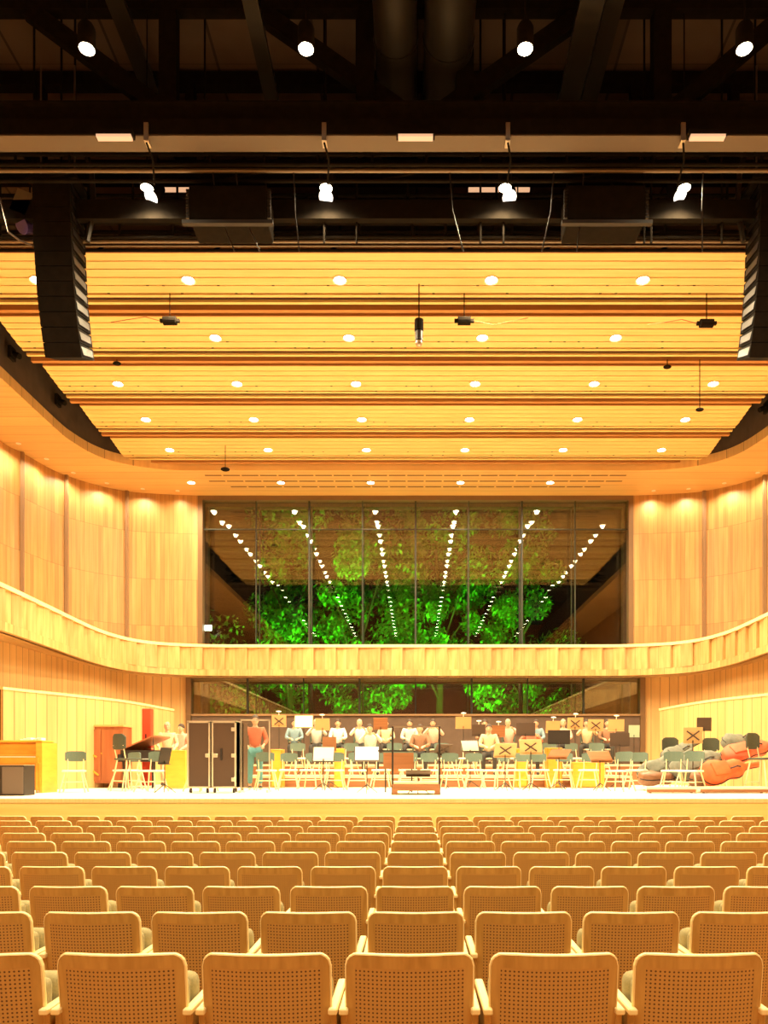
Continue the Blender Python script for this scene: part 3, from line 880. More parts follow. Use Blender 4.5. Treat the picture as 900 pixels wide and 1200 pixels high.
# ================================================================ STAGE FURNITURE
def make_chair(name='orchestra_chair', pad='greypad', hi=0.0, bk=.0):
    t = empty(name)
    h = .46+hi
    MB().rbox(-.22, .22, -.22, .2, h-.03, h+.015, .02, 2).build('seat', M['seatshell'] if pad == 'greypad' else M[pad], t)
    for s in (-1, 1):
        MB().tube((s*.16, -.17, h-.03), (s*.25, -.30, 0), .016, 8).build('leg', M['legcream'], t)
        MB().tube((s*.16, .16, h-.03), (s*.25, .26, 0), .016, 8).build('leg', M['legcream'], t)
        MB().tube((s*.15, .18, h), (s*.16, .25, h+.30), .012, 8).build('back_upright', M['legcream'], t)
    MB().tube((-.205, -.235, .22), (.205, -.235, .22), .009, 6).tube((-.205, .21, .22), (.205, .21, .22), .009, 6).build('stretcher', M['legcream'], t)
    mb = MB(); n = 8
    vs = []
    for i in range(n+1):
        x = -.21+.42*i/n; y = .25-.04*(abs(x)/.21)**2; e = .03 if i in (0, n) else (.008 if i in (1, n-1) else 0)
        e *= 1+bk*10; vs += [(x, y, h+.20+e*.6), (x, y, h+.42+bk-e), (x, y+.03, h+.42+bk-e), (x, y+.03, h+.20+e*.6)]
    fs = []
    for i in range(n):
        for j in range(4): fs.append((i*4+j, (i+1)*4+j, (i+1)*4+(j+1) % 4, i*4+(j+1) % 4))
    fs += [(0, 1, 2, 3), (n*4+3, n*4+2, n*4+1, n*4)]
    mb.add(vs, fs).build('backrest', M[pad], t)
    return t
oc = make_chair(); first = True
# (pixel x, distance, heading, level)
front = [(87, 16.0, PI+.3), (178, 16.3, PI-.2), (148, 17.4, 2.6), (236, 16.6, PI-.5), (312, 17.2, PI+.3), (338, 18.4, PI+.1), (364, 18.3, PI-.2), (392, 17.7, PI), (419, 17.6, PI+.1),
         (447, 18.6, PI-.1), (478, 18.4, 0.1), (503, 18.2, PI), (530, 18.4, PI+.2), (556, 18.5, PI), (582, 17.7, 2.2), (606, 18.2, 2.5), (632, 18.5, PI), (660, 18.4, PI-.3),
         (690, 18.3, PI-.4), (726, 16.5, 2.4), (746, 17.5, 2.6), (788, 16.4, 2.7), (809, 15.8, 2.4)]
for i, (px, d, h) in enumerate(front):
    c = oc if first else copy_tree(oc)
    first = False
    c.location = (XP(px, d), d, STG); c.rotation_euler = (0, 0, h+PI)
    tag(c, 'pale orchestra chair with grey-green back on the stage floor, %s from the left' % ORD[i], 'chair', 'orchestra chairs on the stage floor')
mid = [(352, 20.2), (380, 20.3), (408, 20.3), (462, 20.2), (520, 20.3), (548, 20.2), (598, 20.3), (648, 20.2), (676, 20.3), (702, 20.2)]
for i, (px, d) in enumerate(mid):
    c = copy_tree(oc); c.location = (XP(px, d), d, R1); c.rotation_euler = (0, 0, random.uniform(-.5, .5))
    tag(c, 'empty orchestra chair with grey-green back on the low riser, %s from the left' % ORD[i], 'chair', 'orchestra chairs on the low riser')
bs = make_chair('bass_stool', 'darkpad', .26, .13); first = True
for i, (px, d, lab) in enumerate(((790, 18.5, 'tall stool with small dark rounded back behind the tilted tan music stand'),
                                  (836, 18.9, 'tall stool with big dark green rounded back among the instrument cases'),
                                  (893, 15.9, 'dark tall stool at the right edge of the stage'),
                                  (150, 16.8, 'dark tall stool beside the reddish cabinet on the left'))):
    c = bs if first else copy_tree(bs)
    first = False
    c.location = (XP(px, d), d, STG); c.rotation_euler = (0, 0, (.1, -.1, .5, 2.6)[i])
    tag(c, lab, 'stool', 'tall bass stools')

# music stands
def make_stand(name, deskmat, w=.46, hgt=1.12, tilt=.35, paper=False, lampon=False, cross=False):
    t = empty(name)
    MB().tube((0, 0, .12), (0, 0, hgt-.1), .011, 8).build('pole', M['stand'], t)
    b = MB()
    for k in range(3):
        a = 2*PI*k/3+.5
        pts = [(0, 0, .18), (math.cos(a)*.12, math.sin(a)*.12, .10), (math.cos(a)*.24, math.sin(a)*.24, .012)]
        b.path(pts, .009)
    b.build('tripod_base', M['stand'], t)
    R = Matrix.Translation((0, 0, hgt)) @ Matrix.Rotation(tilt, 4, 'X')
    desk = MB().box(-w/2, w/2, -.012, .0, -.16, .18, R).box(-w/2, w/2, -.05, .0, -.17, -.16, R).build('desk', M[deskmat], t)
    if paper: MB().box(-w/2+.02, w/2-.02, -.02, -.013, -.15, .17, R).build('sheet_music', M['paper'], t)
    if cross:
        MB().bar(R @ Vector((-.13, -.02, -.1)), R @ Vector((.13, -.02, .1)), .012, .03).bar(R @ Vector((-.13, -.024, .1)), R @ Vector((.13, -.024, -.1)), .012, .03).build('back_bracket', M['deskdark'], desk)
    if lampon:
        MB().tube(R @ Vector((0, 0, .18)), R @ Vector((0, -.02, .27)), .01, 6).ball(R @ Vector((0, -.05, .29)), .045, (1.7, 1, .5)).build('stand_lamp', M['paper'], desk)
    return t
# px, py of desk centre, dist, base level, desk material, width, tilt, rz, paper, lamp, cross, label
stands = [
 (430, 884, 15.4, STG, 'deskdark', .52, -.5, .05, True, 0, 0, 'music stand with bright white sheet music left of the podium'),
 (490, 905, 15.2, STG, 'deskdark', .5, 1.3, 0, False, 0, 0, 'conductor music stand with flat desk inside the podium rail'),
 (193, 886, 15.6, STG, 'stand', .5, .2, 1.45, False, 0, 0, 'black music stand seen edge-on near the left of the stage'),
 (592, 879, 17.0, STG, 'desktan', .5, .55, .1, False, 0, 1, 'tan backed music stand with dark bracket right of the podium'),
 (622, 875, 16.8, STG, 'desktan', .5, .5, -.3, False, 0, 1, 'tan backed music stand tilted over, tallest of the two right of the podium'),
 (655, 883, 17.5, STG, 'riser', .5, 1.0, .2, False, 0, 0, 'reddish brown music stand with slanting desk between stage chairs'),
 (703, 886, 16.6, STG, 'riser', .5, .9, -.6, False, 0, 0, 'reddish music stand leaning left of the pile of cases'),
 (812, 862, 16.4, STG, 'desktan', .40, .1, -.25, False, 0, 1, 'tan backed music stand with dark bracket in front of the grey cases'),
 (825, 849, 19.5, STG, 'deskdark', .38, .05, 0, False, 0, 0, 'small dark music stand high behind the instrument cases at right'),
 (655, 864, 18.9, STG, 'stand', .56, .1, 0, False, 0, 0, 'wide black music stand in front of the right musicians'),
 (616, 855, 19.55, R1, 'deskdark', .5, .1, 0, False, 0, 0, 'dark brown music stand left of the wide black one'),
 (726, 867, 19.2, STG, 'deskdark', .5, .05, 0, False, 0, 0, 'dark music stand before the right end of the risers'),
 (743, 857, 22, STG, 'deskgreen', .32, .1, 0, False, 0, 0, 'small pale green music stand near the grey balustrade'),
 (379, 884, 17.0, STG, 'deskdark', .5, .3, .3, True, 0, 0, 'dark music stand with small pale page before the left musicians'),
 (356, 846, 20.9, R1, 'desktan', .52, -.2, 0, True, 0, 0, 'music stand with large bright page at the left of the rear row'),
 (386, 872, 18.6, STG, 'riser', .34, .1, 0, False, 0, 0, 'small square reddish brown music stand left of the bright page'),
 (446, 848, 22.2, R2, 'riser', .42, .3, 0, False, 0, 0, 'brown music stand in the rear row just left of centre'),
 (327, 845, 22.2, R2, 'desktan', .42, .2, .1, False, 1, 1, 'tan music stand with little white lamp, leftmost in the rear row'),
 (378, 849, 22.1, R2, 'desktan', .42, .2, 0, False, 1, 0, 'tan music stand with little lamp, second lamp from left in the rear row'),
 (543, 847, 22.0, R2, 'desktan', .46, .2, 0, False, 1, 0, 'tan music stand with little white lamp right behind the podium'),
 (561, 856, 22.3, R2, 'deskdark', .40, .2, 0, False, 1, 0, 'dark music stand with little lamp just right of the one behind the podium'),
 (584, 857, 22.3, R2, 'riser', .40, .2, 0, False, 1, 0, 'reddish music stand with little lamp left of the brown desk'),
 (648, 852, 22.1, R2, 'desktan', .42, .2, 0, False, 1, 0, 'tan music stand with little lamp above the wide black stand'),
 (674, 848, 22.1, R2, 'desktan', .46, .2, 0, False, 1, 1, 'tan music stand with little lamp, third lamp from the right in the rear row'),
 (698, 850, 22.2, R2, 'desktan', .46, .2, 0, False, 0, 1, 'tan music stand without lamp, second from the right in the rear row'),
 (722, 850, 22.0, R2, 'desktan', .46, .2, -.1, False, 1, 0, 'tan music stand with little lamp, rightmost in the rear row'),
 (519, 878, 18.6, STG, 'casebrown', .42, .8, .4, False, 0, 1, 'folded brown music stand right behind the podium'),
 (551, 874, 19.0, STG, 'deskdark', .45, .7, -.3, True, 0, 0, 'dark music stand with crumpled pages in the middle right'),
]
for (px, py, d, lev, mt, w, tilt, rz, pp, lp, cr, lab) in stands:
    hh = HP(py, d)-lev
    s = make_stand('music_stand', mt, w, hh, tilt, pp, lp, cr)
    s.location = (XP(px, d), d, lev); s.rotation_euler = (0, 0, rz)
    tag(s, lab, 'music stand', 'music stands of the orchestra')

# conductor podium
t = empty('conductor_podium', (XP(487.5, 14.7), 14.7, STG), label='conductor podium with dark square rail and brown step at stage centre', cat='podium')
MB().box(-.46, .46, -.1, .9, .20, .25).build('platform', M['risertop'], t)
MB().box(-.46, .46, -.11, -.08, .08, .21).box(-.46, -.36, -.11, -.05, 0, .08).box(.36, .46, -.11, -.05, 0, .08).build('step_front', M['riser'], t)
MB().box(-.46, -.43, -.05, .9, 0, .2).box(.43, .46, -.05, .9, 0, .2).build('skirt', M['riser'], t)
for s in (-1, 1): MB().bar((s*.455, -.09, 0), (s*.455, -.09, 1.33), .035, .035).build('post', M['stand'], t)
MB().bar((-.455, -.09, 1.33), (.455, -.09, 1.33), .03, .03).build('top_rail', M['steel'], t)
MB().bar((-.75, .1, .86), (-.15, .1, .86), .02, .03).build('side_rail', M['stand'], t)
t = empty('conductor_desk', (XP(467, 15.9), 15.9, STG), label='broad brown wooden desk behind the left post of the podium', cat='desk')
MB().box(-.32, .32, 0, .04, .50, .84).build('panel', M['riser'], t)
MB().box(-.32, .32, 0, .35, .84, .87).build('top', M['greypad'], t)
for s in (-1, 1): MB().bar((s*.28, .15, 0), (s*.28, .15, .84), .03, .03).build('leg', M['stand'], t)

# upright piano at the left
t = empty('upright_piano', (XP(14, 15.7), 15.7, STG), rz=0, label='honey coloured upright piano at the left edge of the stage', cat='piano')
MB().box(-.75, .55, .12, .55, .05, 1.06).build('case', M['orange'], t)
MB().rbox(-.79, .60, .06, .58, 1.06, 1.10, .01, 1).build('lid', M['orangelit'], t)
MB().box(-.70, .45, .095, .12, .72, 1.02).box(-.70, .45, .095, .12, .12, .52).build('front_panel', M['orange'], t)
MB().box(-.75, .62, -.16, .12, .62, .74).build('keybed', M['orange'], t)
MB().box(-.68, .54, -.13, .08, .74, .76).build('keys', M['paper'], t)
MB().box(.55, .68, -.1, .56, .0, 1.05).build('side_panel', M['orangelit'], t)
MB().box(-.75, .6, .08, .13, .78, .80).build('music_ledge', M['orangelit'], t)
for s in (-.7, .62): MB().tube((s, -.1, .62), (s, -.1, .05), .03, 8, .02).build('leg', M['orange'], t)
MB().ball((.6, -.1, .03), .03).ball((.6, .45, .03), .03).ball((-.7, -.1, .03), .03).build('castor', M['steel'], t)
o = MB()
for k in range(6): o.rbox(-.2+k*.07, -.12+k*.075, -.05, .14, 0, .03+.015*(k % 3), .006, 1)
tag(o.build('sheet_music_pile', M['paper'], loc=(XP(33, 15.9), 16.0, STG+1.10)), 'crumpled white papers lying on the upright piano', 'papers')

# monitor loudspeaker
t = empty('stage_monitor', (XP(13, 14.2), 14.2, STG), label='brown grey floor loudspeaker box in front of the upright piano', cat='loudspeaker')
MB().rbox(-.24, .24, 0, .42, 0, .575, .015, 2).build('cabinet', M['stand'], t)
MB().rbox(-.17, .235, -.012, .004, .03, .55, .01, 1).build('grille', M['speakergrey'], t)
MB().box(-.24, .24, 0, .42, .575, .585).build('top_edge', M['alu'], t)

# large reddish cabinet
t = empty('instrument_cabinet', (XP(107, 19.0), 19.0, STG), label='large reddish brown wooden instrument cabinet against the left stage wall', cat='cabinet')
MB().box(-.80, .80, 0, .6, .12, 1.55).build('body', M['redwall'], t)
for x in (-.52, 0, .52): MB().box(x-.24, x+.24, -.02, 0, .18, 1.48).build('door', M['redwall'], t)
MB().box(-.82, .82, -.03, .62, 1.55, 1.60).build('top', M['trimwood'], t)
MB().box(-.8, .8, -.01, .02, .86, .89).build('rail', M['orangelit'], t)
for x in (-.7, .7): MB().box(x-.05, x+.05, .05, .55, 0, .12).build('foot', M['stand'], t)
MB().bar((-.6, -.04, 1.2), (.15, -.04, .78), .02, .04).bar((-.35, -.04, .75), (.2, -.04, .32), .02, .04).build('diagonal_lit_line', M['orangelit'], t)  # diagonal lit lines put in as bright wooden bars

# tall red case
t = empty('upright_red_case', (XP(173, 20.0), 20.0, STG), label='tall narrow bright red case standing on the left of the stage', cat='case')
MB().rbox(-.12, .12, -.1, .12, .03, 2.08, .02, 2).build('shell', M['red'], t)
MB().box(-.125, .125, -.105, .125, 1.0, 1.03).build('seam', M['alu'], t)
MB().bar((0, -.13, 1.2), (0, -.13, 1.4), .03, .02).build('handle', M['stand'], t)

# small keyboard instrument with raised lid
t = empty('harpsichord', (XP(161, 18.6), 18.6, STG), label='dark keyboard instrument with slanting reddish lid left of the flight case', cat='keyboard instrument')
MB().box(-.42, .42, 0, 1.4, .66, .95).build('case', M['stand'], t)
MB().box(-.38, .38, -.18, 0, .66, .72).box(-.42, -.38, -.18, 0, .66, .84).box(.38, .42, -.18, 0, .66, .84).build('keybed', M['stand'], t)
MB().box(-.37, .37, -.16, 0, .72, .735).build('keys', M['paper'], t)
mb = MB(); R = Matrix.Translation((-.42, .1, .95)) @ Matrix.Rotation(-.42, 4, 'Y')
mb.box(0, .86, 0, 1.3, 0, .03, R).build('lid', M['redwall'], t)
MB().bar((.36, .15, .95), (.33, .15, 1.27), .015, .015).build('lid_prop', M['stand'], t)
for x, y in ((-.36, .05), (.36, .05), (0, 1.2)): MB().tube((x, y, .66), (x, y, 0), .035, 8, .022).build('leg', M['stand'], t)

# open wardrobe flight case
t = empty('flight_case', (XP(251, 15.6), 15.6, STG), label='tall open two-leaf dark brown flight case with aluminium edging', cat='flight case')
for s, nm in ((-1, 'left_leaf'), (1, 'right_leaf')):
    x0, x1 = (-.56, -.08) if s < 0 else (-.05, .46)
    leaf = MB().box(x0, x1, .0, .30, .12, 1.48).build(nm, M['casebrown'], t)
    E = MB()
    for a, b in ((x0, x0+.035), (x1-.035, x1)): E.box(a, b, -.02, .31, .12, 1.48)
    E.box(x0, x1, -.02, .31, 1.455, 1.50).box(x0, x1, -.02, .31, .10, .135)
    E.build('edging', M['alu'], leaf)
    for z in ((.28, 1.32, .78) if s > 0 else (.78,)): MB().rbox(x1-.10, x1-.01, -.035, -.01, z-.04, z+.04, .008, 1).build('latch', M['alu'], leaf)
    if s > 0: MB().rbox(x0+.02, x0+.13, -.035, -.01, .74, .82, .008, 1).build('latch', M['alu'], leaf)
MB().box(.13, .17, -.03, -.005, .68, .92).build('recessed_handle', M['stand'], t)
for x in (-.5, -.15, 0, .4):
    MB().tube((x-.02, .05, .045), (x+.02, .05, .045), .045, 12).box(x-.02, x+.02, .03, .07, .05, .12).build('castor', M['stand'], t)
# clear screen added for the see-through ghost of a moving case
t = empty('ghost_case_screen', (XP(299, 15.9), 15.9, STG), label='clear framed screen for the ghost of a moving case, right of the flight case', cat='screen')
MB().box(-.29, .29, 0, .01, .1, 1.52).build('clear_panel', M['glass'], t)
MB().box(-.31, -.29, -.01, .02, .05, 1.54).box(.29, .31, -.01, .02, .05, 1.54).box(-.31, .31, -.01, .02, 1.52, 1.55).box(-.31, .31, -.01, .02, .08, .1).build('frame', M['alu'], t)
MB().box(-.31, -.27, -.2, .2, 0, .05).box(.27, .31, -.2, .2, 0, .05).build('foot', M['alu'], t)
t = empty('equipment_trolley', (XP(279, 16.3), 16.3, STG), label='narrow dark equipment rack between flight case and screen', cat='rack')
MB().box(-.10, .12, 0, .4, .1, 1.5).build('rack_body', M['casebrown'], t)
mb = MB()
for k in range(9): mb.box(-.08, .1, -.02, 0, .2+k*.14, .29+k*.14)
mb.build('rack_units', M['stand'], t)
MB().tube((-.08, .05, .05), (-.04, .05, .05), .05, 10).tube((.06, .05, .05), (.1, .05, .05), .05, 10).build('castor', M['stand'], t)

# orange wooden boxes / cajons between the rows
for i, (px, py, d, w, h, lev, lab) in enumerate(((324, 890, 18.9, .30, .5, STG, 'orange wooden box leftmost behind the front chairs'),
      (397, 889, 19.0, .24, .55, STG, 'lit orange wooden box behind the chairs left of the podium'),
      (612, 889, 18.9, .30, .5, STG, 'orange wooden box behind the chairs right of the podium'),
      (205, 891, 18.0, .5, .6, STG, 'orange wooden box on the floor left of the flight case'),
      (650, 888, 19.1, .4, .55, STG, 'lit orange wooden box below the wide black music stand'),
      (690, 905, 19.0, .8, .6, STG, 'wide lit orange wooden box at the right end of the low riser'))):
    top = HP(py-12, d)-lev
    t = empty('wooden_box', (XP(px, d), d, lev), label=lab, cat='wooden box', group='orange wooden boxes among the players')
    MB().rbox(-w/2, w/2, 0, .35, .02, top, .01, 1).build('body', M['orangelit'] if i % 2 else M['orange'], t)
    MB().box(-w/2+.04, w/2-.04, -.008, 0, .06, top-.05).build('front_panel', M['orangelit'], t)

# soft instrument cases (cello / bass outlines) ---------------------------------
def soft_case(label, mat, L, Wd, T, loc, rot, pocket=True):
    t = empty('instrument_case', loc, label=label, cat='instrument case', group='instrument cases piled at the right')
    # profile of half widths along the length (neck at far end)
    prof = [(0, .28), (.02, .62), (.08, .88), (.16, 1.0), (.26, .97), (.36, .80), (.43, .70), (.50, .74), (.58, .78), (.64, .66), (.69, .42), (.74, .24), (.82, .20), (.92, .19), (.97, .21), (1.0, .10)]
    n = 14; vs = []; fs = []
    for k, (u, w) in enumerate(prof):
        th = T*(.35+.65*min(1, w))
        for i in range(n):
            a = 2*PI*i/n
            cx = math.copysign(abs(math.cos(a))**.75, math.cos(a)); cz = math.copysign(abs(math.sin(a))**.6, math.sin(a))
            wob = 1+.03*math.sin(5*a+k*1.7)
            vs.append(((u-.5)*L, cx*w*Wd/2*wob, cz*th/2*wob))
    m = len(prof)
    for k in range(m-1):
        for i in range(n):
            j = (i+1) % n; fs.append((k*n+i, k*n+j, (k+1)*n+j, (k+1)*n+i))
    fs += [tuple(range(n))[::-1], tuple(range((m-1)*n, m*n))]
    body = MB().add(vs, fs).build('padded_body', M[mat], t, True)
    z = MB()
    for k in range(m-1):
        (u, w), (u2, w2) = prof[k], prof[k+1]
        for s in (-1, 1): z.tube(((u-.5)*L, s*w*Wd/2*1.02, 0), ((u2-.5)*L, s*w2*Wd/2*1.02, 0), .012, 5)
    z.build('zip_piping', M['stand'], t)
    if pocket: MB().rbox(-L*.38, -L*.12, -Wd*.28, Wd*.28, T*.44, T*.56, .02, 2).build('pocket', M[mat], t, True)
    MB().path([(-L*.1, -.05, T*.48), (0, -.05, T*.62), (L*.08, -.05, T*.46)], .018).build('carry_handle', M['stand'], t)
    t.rotation_euler = rot
    return t
def at(px, py, d): return (XP(px, d), d, HP(py, d))
soft_case('big orange red padded cello case lying in front at the right', 'orangecase', 1.45, .55, .42, at(856, 902, 16.2), (1.05, -.16, .25))
soft_case('red padded case lying behind the orange one at the right edge', 'redcase', 1.5, .5, .36, at(884, 878, 16.9), (.7, -.25, .1))
soft_case('large pale grey padded bass case in the middle of the pile', 'greycase', 1.85, .62, .42, at(825, 893, 17.3), (.9, -.28, .35))
soft_case('grey padded case slanting at the left of the pile', 'greycase', 1.6, .52, .38, at(781, 895, 18.0), (.9, -.42, .3))
soft_case('slim grey padded case lying across the top of the pile', 'greycase', 1.4, .44, .32, at(800, 879, 18.8), (.8, -.35, .5))
soft_case('rounded grey case at the back of the pile near the stage wall', 'greycase', 1.2, .55, .4, at(866, 870, 18.1), (.6, -.1, .8), False)
soft_case('brown hard shell case on the floor under the grey cases', 'brownhard', 1.1, .42, .34, at(776, 912, 17.0), (.2, 0, .15), False)
soft_case('dark brown case wedged under the left of the orange case', 'brownhard', .8, .36, .36, at(822, 914, 16.4), (.2, 0, .9), False)
t = empty('stage_trolley', (XP(830, 15.5), 15.5, STG), label='low flat beige trolley with dark edge lying before the instrument cases', cat='trolley')
MB().box(-1.3, 1.25, -.1, .35, .08, .13).build('platform', M['seatshell'], t)
MB().box(-1.3, -.3, -.12, -.1, .02, .08).box(-.2, 1.25, -.12, -.1, .02, .08).build('dark_edge', M['riser'], t)
for x in (-1.2, -.35, -.1, 1.1): MB().tube((x-.02, 0, .04), (x+.02, 0, .04), .04, 10).build('castor', M['stand'], t)

# ---------------------------------------------------------------- people
def skin_mesh(name, V, E, R, mat, sub=1):
    me = bpy.data.meshes.new(name); me.from_pydata(V, E, [])
    o = bpy.data.objects.new(name, me); COL.objects.link(o)
    md = o.modifiers.new('Skin', 'SKIN'); md.use_smooth_shade = True
    if not me.skin_vertices:
        return None
    for i, r in enumerate(R):
        sv = me.skin_vertices[0].data[i]
        sv.radius = (r, r) if not isinstance(r, tuple) else r
        sv.use_root = (i == 0)
    s = o.modifiers.new('Sub', 'SUBSURF'); s.levels = sub; s.render_levels = sub
    dg = bpy.context.evaluated_depsgraph_get()
    res = bpy.data.meshes.new_from_object(o.evaluated_get(dg))
    res.name = name
    res.materials.clear(); res.materials.append(mat)
    bpy.data.objects.remove(o)
    return res

def add_to_mesh(me, mb):
    bm = bmesh.new(); bm.from_mesh(me)
    vs = [bm.verts.new(v) for v in mb.v]
    for f in mb.f:
        try: q = bm.faces.new([vs[i] for i in f]); q.smooth = True
        except Exception: pass
    bm.to_mesh(me); bm.free()

def body_parts(pose):
    """joint positions facing -y. returns dict of meshes"""
    J = pose
    V = []; E = []; R = []
    idx = {}
    def v(n, r): idx[n] = len(V); V.append(J[n]); R.append(r)
    def e(a, b): E.append((idx[a], idx[b]))
    v('pelvis', .12); v('waist', .11); v('chest', .135); v('neck', .05); v('jaw', .055)
    e('pelvis', 'waist'); e('waist', 'chest'); e('chest', 'neck'); e('neck', 'jaw')
    for s in 'LR':
        v('hip'+s, .085); v('knee'+s, .058); v('ankle'+s, .038); v('toe'+s, .034)
        e('pelvis', 'hip'+s); e('hip'+s, 'knee'+s); e('knee'+s, 'ankle'+s); e('ankle'+s, 'toe'+s)
        v('sho'+s, .058); v('elb'+s, .042); v('wri'+s, .026)
        e('chest', 'sho'+s); e('sho'+s, 'elb'+s); e('elb'+s, 'wri'+s)
        w = Vector(J['wri'+s]); d = (w-Vector(J['elb'+s])).normalized(); side = d.cross(Vector((0, 0, 1))).normalized()
        up = side.cross(d).normalized()
        J['palm'+s] = tuple(w+d*.06); v('palm'+s, .030); e('wri'+s, 'palm'+s)
        for k, (o_, l) in enumerate(((-.028, .06), (-.010, .072), (.009, .068), (.027, .052))):
            b1 = w+d*.085+side*o_; b2 = b1+d*l*.5-up*.012; b3 = b2+d*l*.4-up*.03
            for q, p in enumerate((b1, b2, b3)):
                n = 'f%s%d%d' % (s, k, q); J[n] = tuple(p); v(n, .009)
                e('palm'+s if q == 0 else 'f%s%d%d' % (s, k, q-1), n)
        sg = -1 if s == 'L' else 1
        for q, p in enumerate((w+d*.04+side*.035*sg, w+d*.085+side*.052*sg-up*.01)):
            n = 't%s%d' % (s, q); J[n] = tuple(p); v(n, .010); e('palm'+s if q == 0 else 't%s0' % s, n)
    body = skin_mesh('body', V, E, R, M['skin'])
    h = Vector(J['head'])
    hm = MB().ball(h, .1, (.78, .95, 1.18), 16, 12)
    hm.ball(h+Vector((0, -.095, -.015)), .02, (.7, 1.1, 1.5), 8, 6)
    hm.ball(h+Vector((0, -.075, -.062)), .026, (1.1, .7, .4), 8, 5)
    for s in (-1, 1): hm.ball(h+Vector((s*.078, .01, -.01)), .024, (.4, .9, 1.3), 8, 6)
    if body: add_to_mesh(body, hm)
    def sub(names, edges, extra):
        V2 = [J[n] for n in names]; E2 = [(names.index(a), names.index(b)) for a, b in edges]
        return V2, E2, [extra[n] for n in names]
    n = ['chest', 'waist', 'pelvis', 'collar', 'shoL', 'elbL', 'cufL', 'shoR', 'elbR', 'cufR']
    J['collar'] = tuple(Vector(J['neck'])*.65+Vector(J['chest'])*.35)
    for s in 'LR': J['cuf'+s] = tuple(Vector(J['wri'+s])*.9+Vector(J['elb'+s])*.1)
    rr = dict(chest=.16, waist=.135, pelvis=.145, collar=.075, shoL=.075, shoR=.075, elbL=.056, elbR=.056, cufL=.04, cufR=.04)
    shirt = skin_mesh('shirt', *sub(n, [('chest','waist'),('waist','pelvis'),('chest','collar'),('chest','shoL'),('shoL','elbL'),('elbL','cufL'),('chest','shoR'),('shoR','elbR'),('elbR','cufR')], rr), M['paper'])
    n = ['pelvis', 'hipL', 'kneeL', 'hemL', 'hipR', 'kneeR', 'hemR']
    for s in 'LR': J['hem'+s] = tuple(Vector(J['ankle'+s])*.92+Vector(J['knee'+s])*.08)
    rr = dict(pelvis=.138, hipL=.1, hipR=.1, kneeL=.074, kneeR=.074, hemL=.058, hemR=.058)
    trs = skin_mesh('trousers', *sub(n, [('pelvis','hipL'),('hipL','kneeL'),('kneeL','hemL'),('pelvis','hipR'),('hipR','kneeR'),('kneeR','hemR')], rr), M['stand'])
    shoes = MB()
    for s in 'LR':
        a, b = Vector(J['ankle'+s]), Vector(J['toe'+s])
        c = (a+b)/2; shoes.ball((c.x, c.y-.01, max(c.z-.01, .045)), .05, (.95, 2.6, .9), 10, 8)
    hair = MB()
    prof = [(math.sin(PI*.58*k/7), math.cos(PI*.58*k/7)) for k in range(8)]
    nn = 14; vs = []
    for a, z in prof:
        for i in range(nn):
            th = 2*PI*i/nn; front = max(0, -math.sin(th))
            zz = z if z > .35 else z*(1-front)+.35*front
            vs.append((h.x+.088*a*math.cos(th), h.y+.012+.106*a*math.sin(th), h.z+.012+.122*zz))
    fs = [(k*nn+i, (k+1)*nn+i, (k+1)*nn+(i+1) % nn, k*nn+(i+1) % nn) for k in range(7) for i in range(nn)]
    hair.add(vs, fs)
    eyes = MB()
    for s in (-1, 1): eyes.ball(h+Vector((s*.032, -.086, .015)), .011, (1, .6, .7), 6, 5)
    return dict(body=body, shirt=shirt, trousers=trs, shoes=shoes.mesh('shoes', M['stand'], True), hair=hair.mesh('hair', M['hairdark'], True), eyes=eyes.mesh('eyes', M['eye'], True))

def both(d):
    out = {}
    for k, v in d.items():
        if k.endswith('*'):
            out[k[:-1]+'L'] = (-v[0], v[1], v[2]); out[k[:-1]+'R'] = v
        else: out[k] = v
    return out
POSES = {
 'sit': both({'pelvis': (0, .04, .56), 'waist': (0, .05, .74), 'chest': (0, .04, .96), 'neck': (0, .02, 1.14), 'jaw': (0, -.01, 1.2), 'head': (0, -.02, 1.27),
      'hip*': (.1, .02, .54), 'knee*': (.15, -.42, .54), 'ankle*': (.15, -.40, .09), 'toe*': (.16, -.54, .04), 'sho*': (.18, .04, 1.07), 'elb*': (.25, -.05, .82), 'wri*': (.12, -.27, .78)}),
 'play': both({'pelvis': (0, .04, .56), 'waist': (0, .05, .74), 'chest': (0, .02, .96), 'neck': (0, -.01, 1.14), 'jaw': (-.01, -.04, 1.2), 'head': (-.02, -.05, 1.27),
      'hip*': (.1, .02, .54), 'knee*': (.18, -.40, .54), 'ankle*': (.18, -.34, .09), 'toe*': (.2, -.48, .04), 'sho*': (.18, .03, 1.07), 'elb*': (.30, -.10, .90), 'wri*': (.14, -.30, 1.08)}),
 'stand': both({'pelvis': (0, .02, .94), 'waist': (0, .03, 1.12), 'chest': (0, .02, 1.32), 'neck': (0, .0, 1.5), 'jaw': (0, -.02, 1.56), 'head': (0, -.03, 1.63),
      'hip*': (.09, .02, .9), 'knee*': (.11, -.02, .5), 'ankle*': (.12, .03, .09), 'toe*': (.13, -.10, .04), 'sho*': (.18, .02, 1.42), 'elb*': (.26, .0, 1.15), 'wri*': (.2, -.2, 1.05)}),
}
KIT = {k: body_parts(dict(v)) for k, v in POSES.items()}
CLOTH = {'white': (.85, .8, .72), 'pale grey': (.55, .55, .5), 'blue grey': (.2, .3, .34), 'pink': (.75, .42, .32), 'brown': (.3, .15, .08), 'black': (.04, .035, .03), 'teal': (.12, .34, .36), 'red': (.6, .15, .08), 'beige': (.68, .5, .3)}
CM = {k: noisy(k+' cloth', v, tuple(c*.85 for c in v), .85, 30) for k, v in CLOTH.items()}
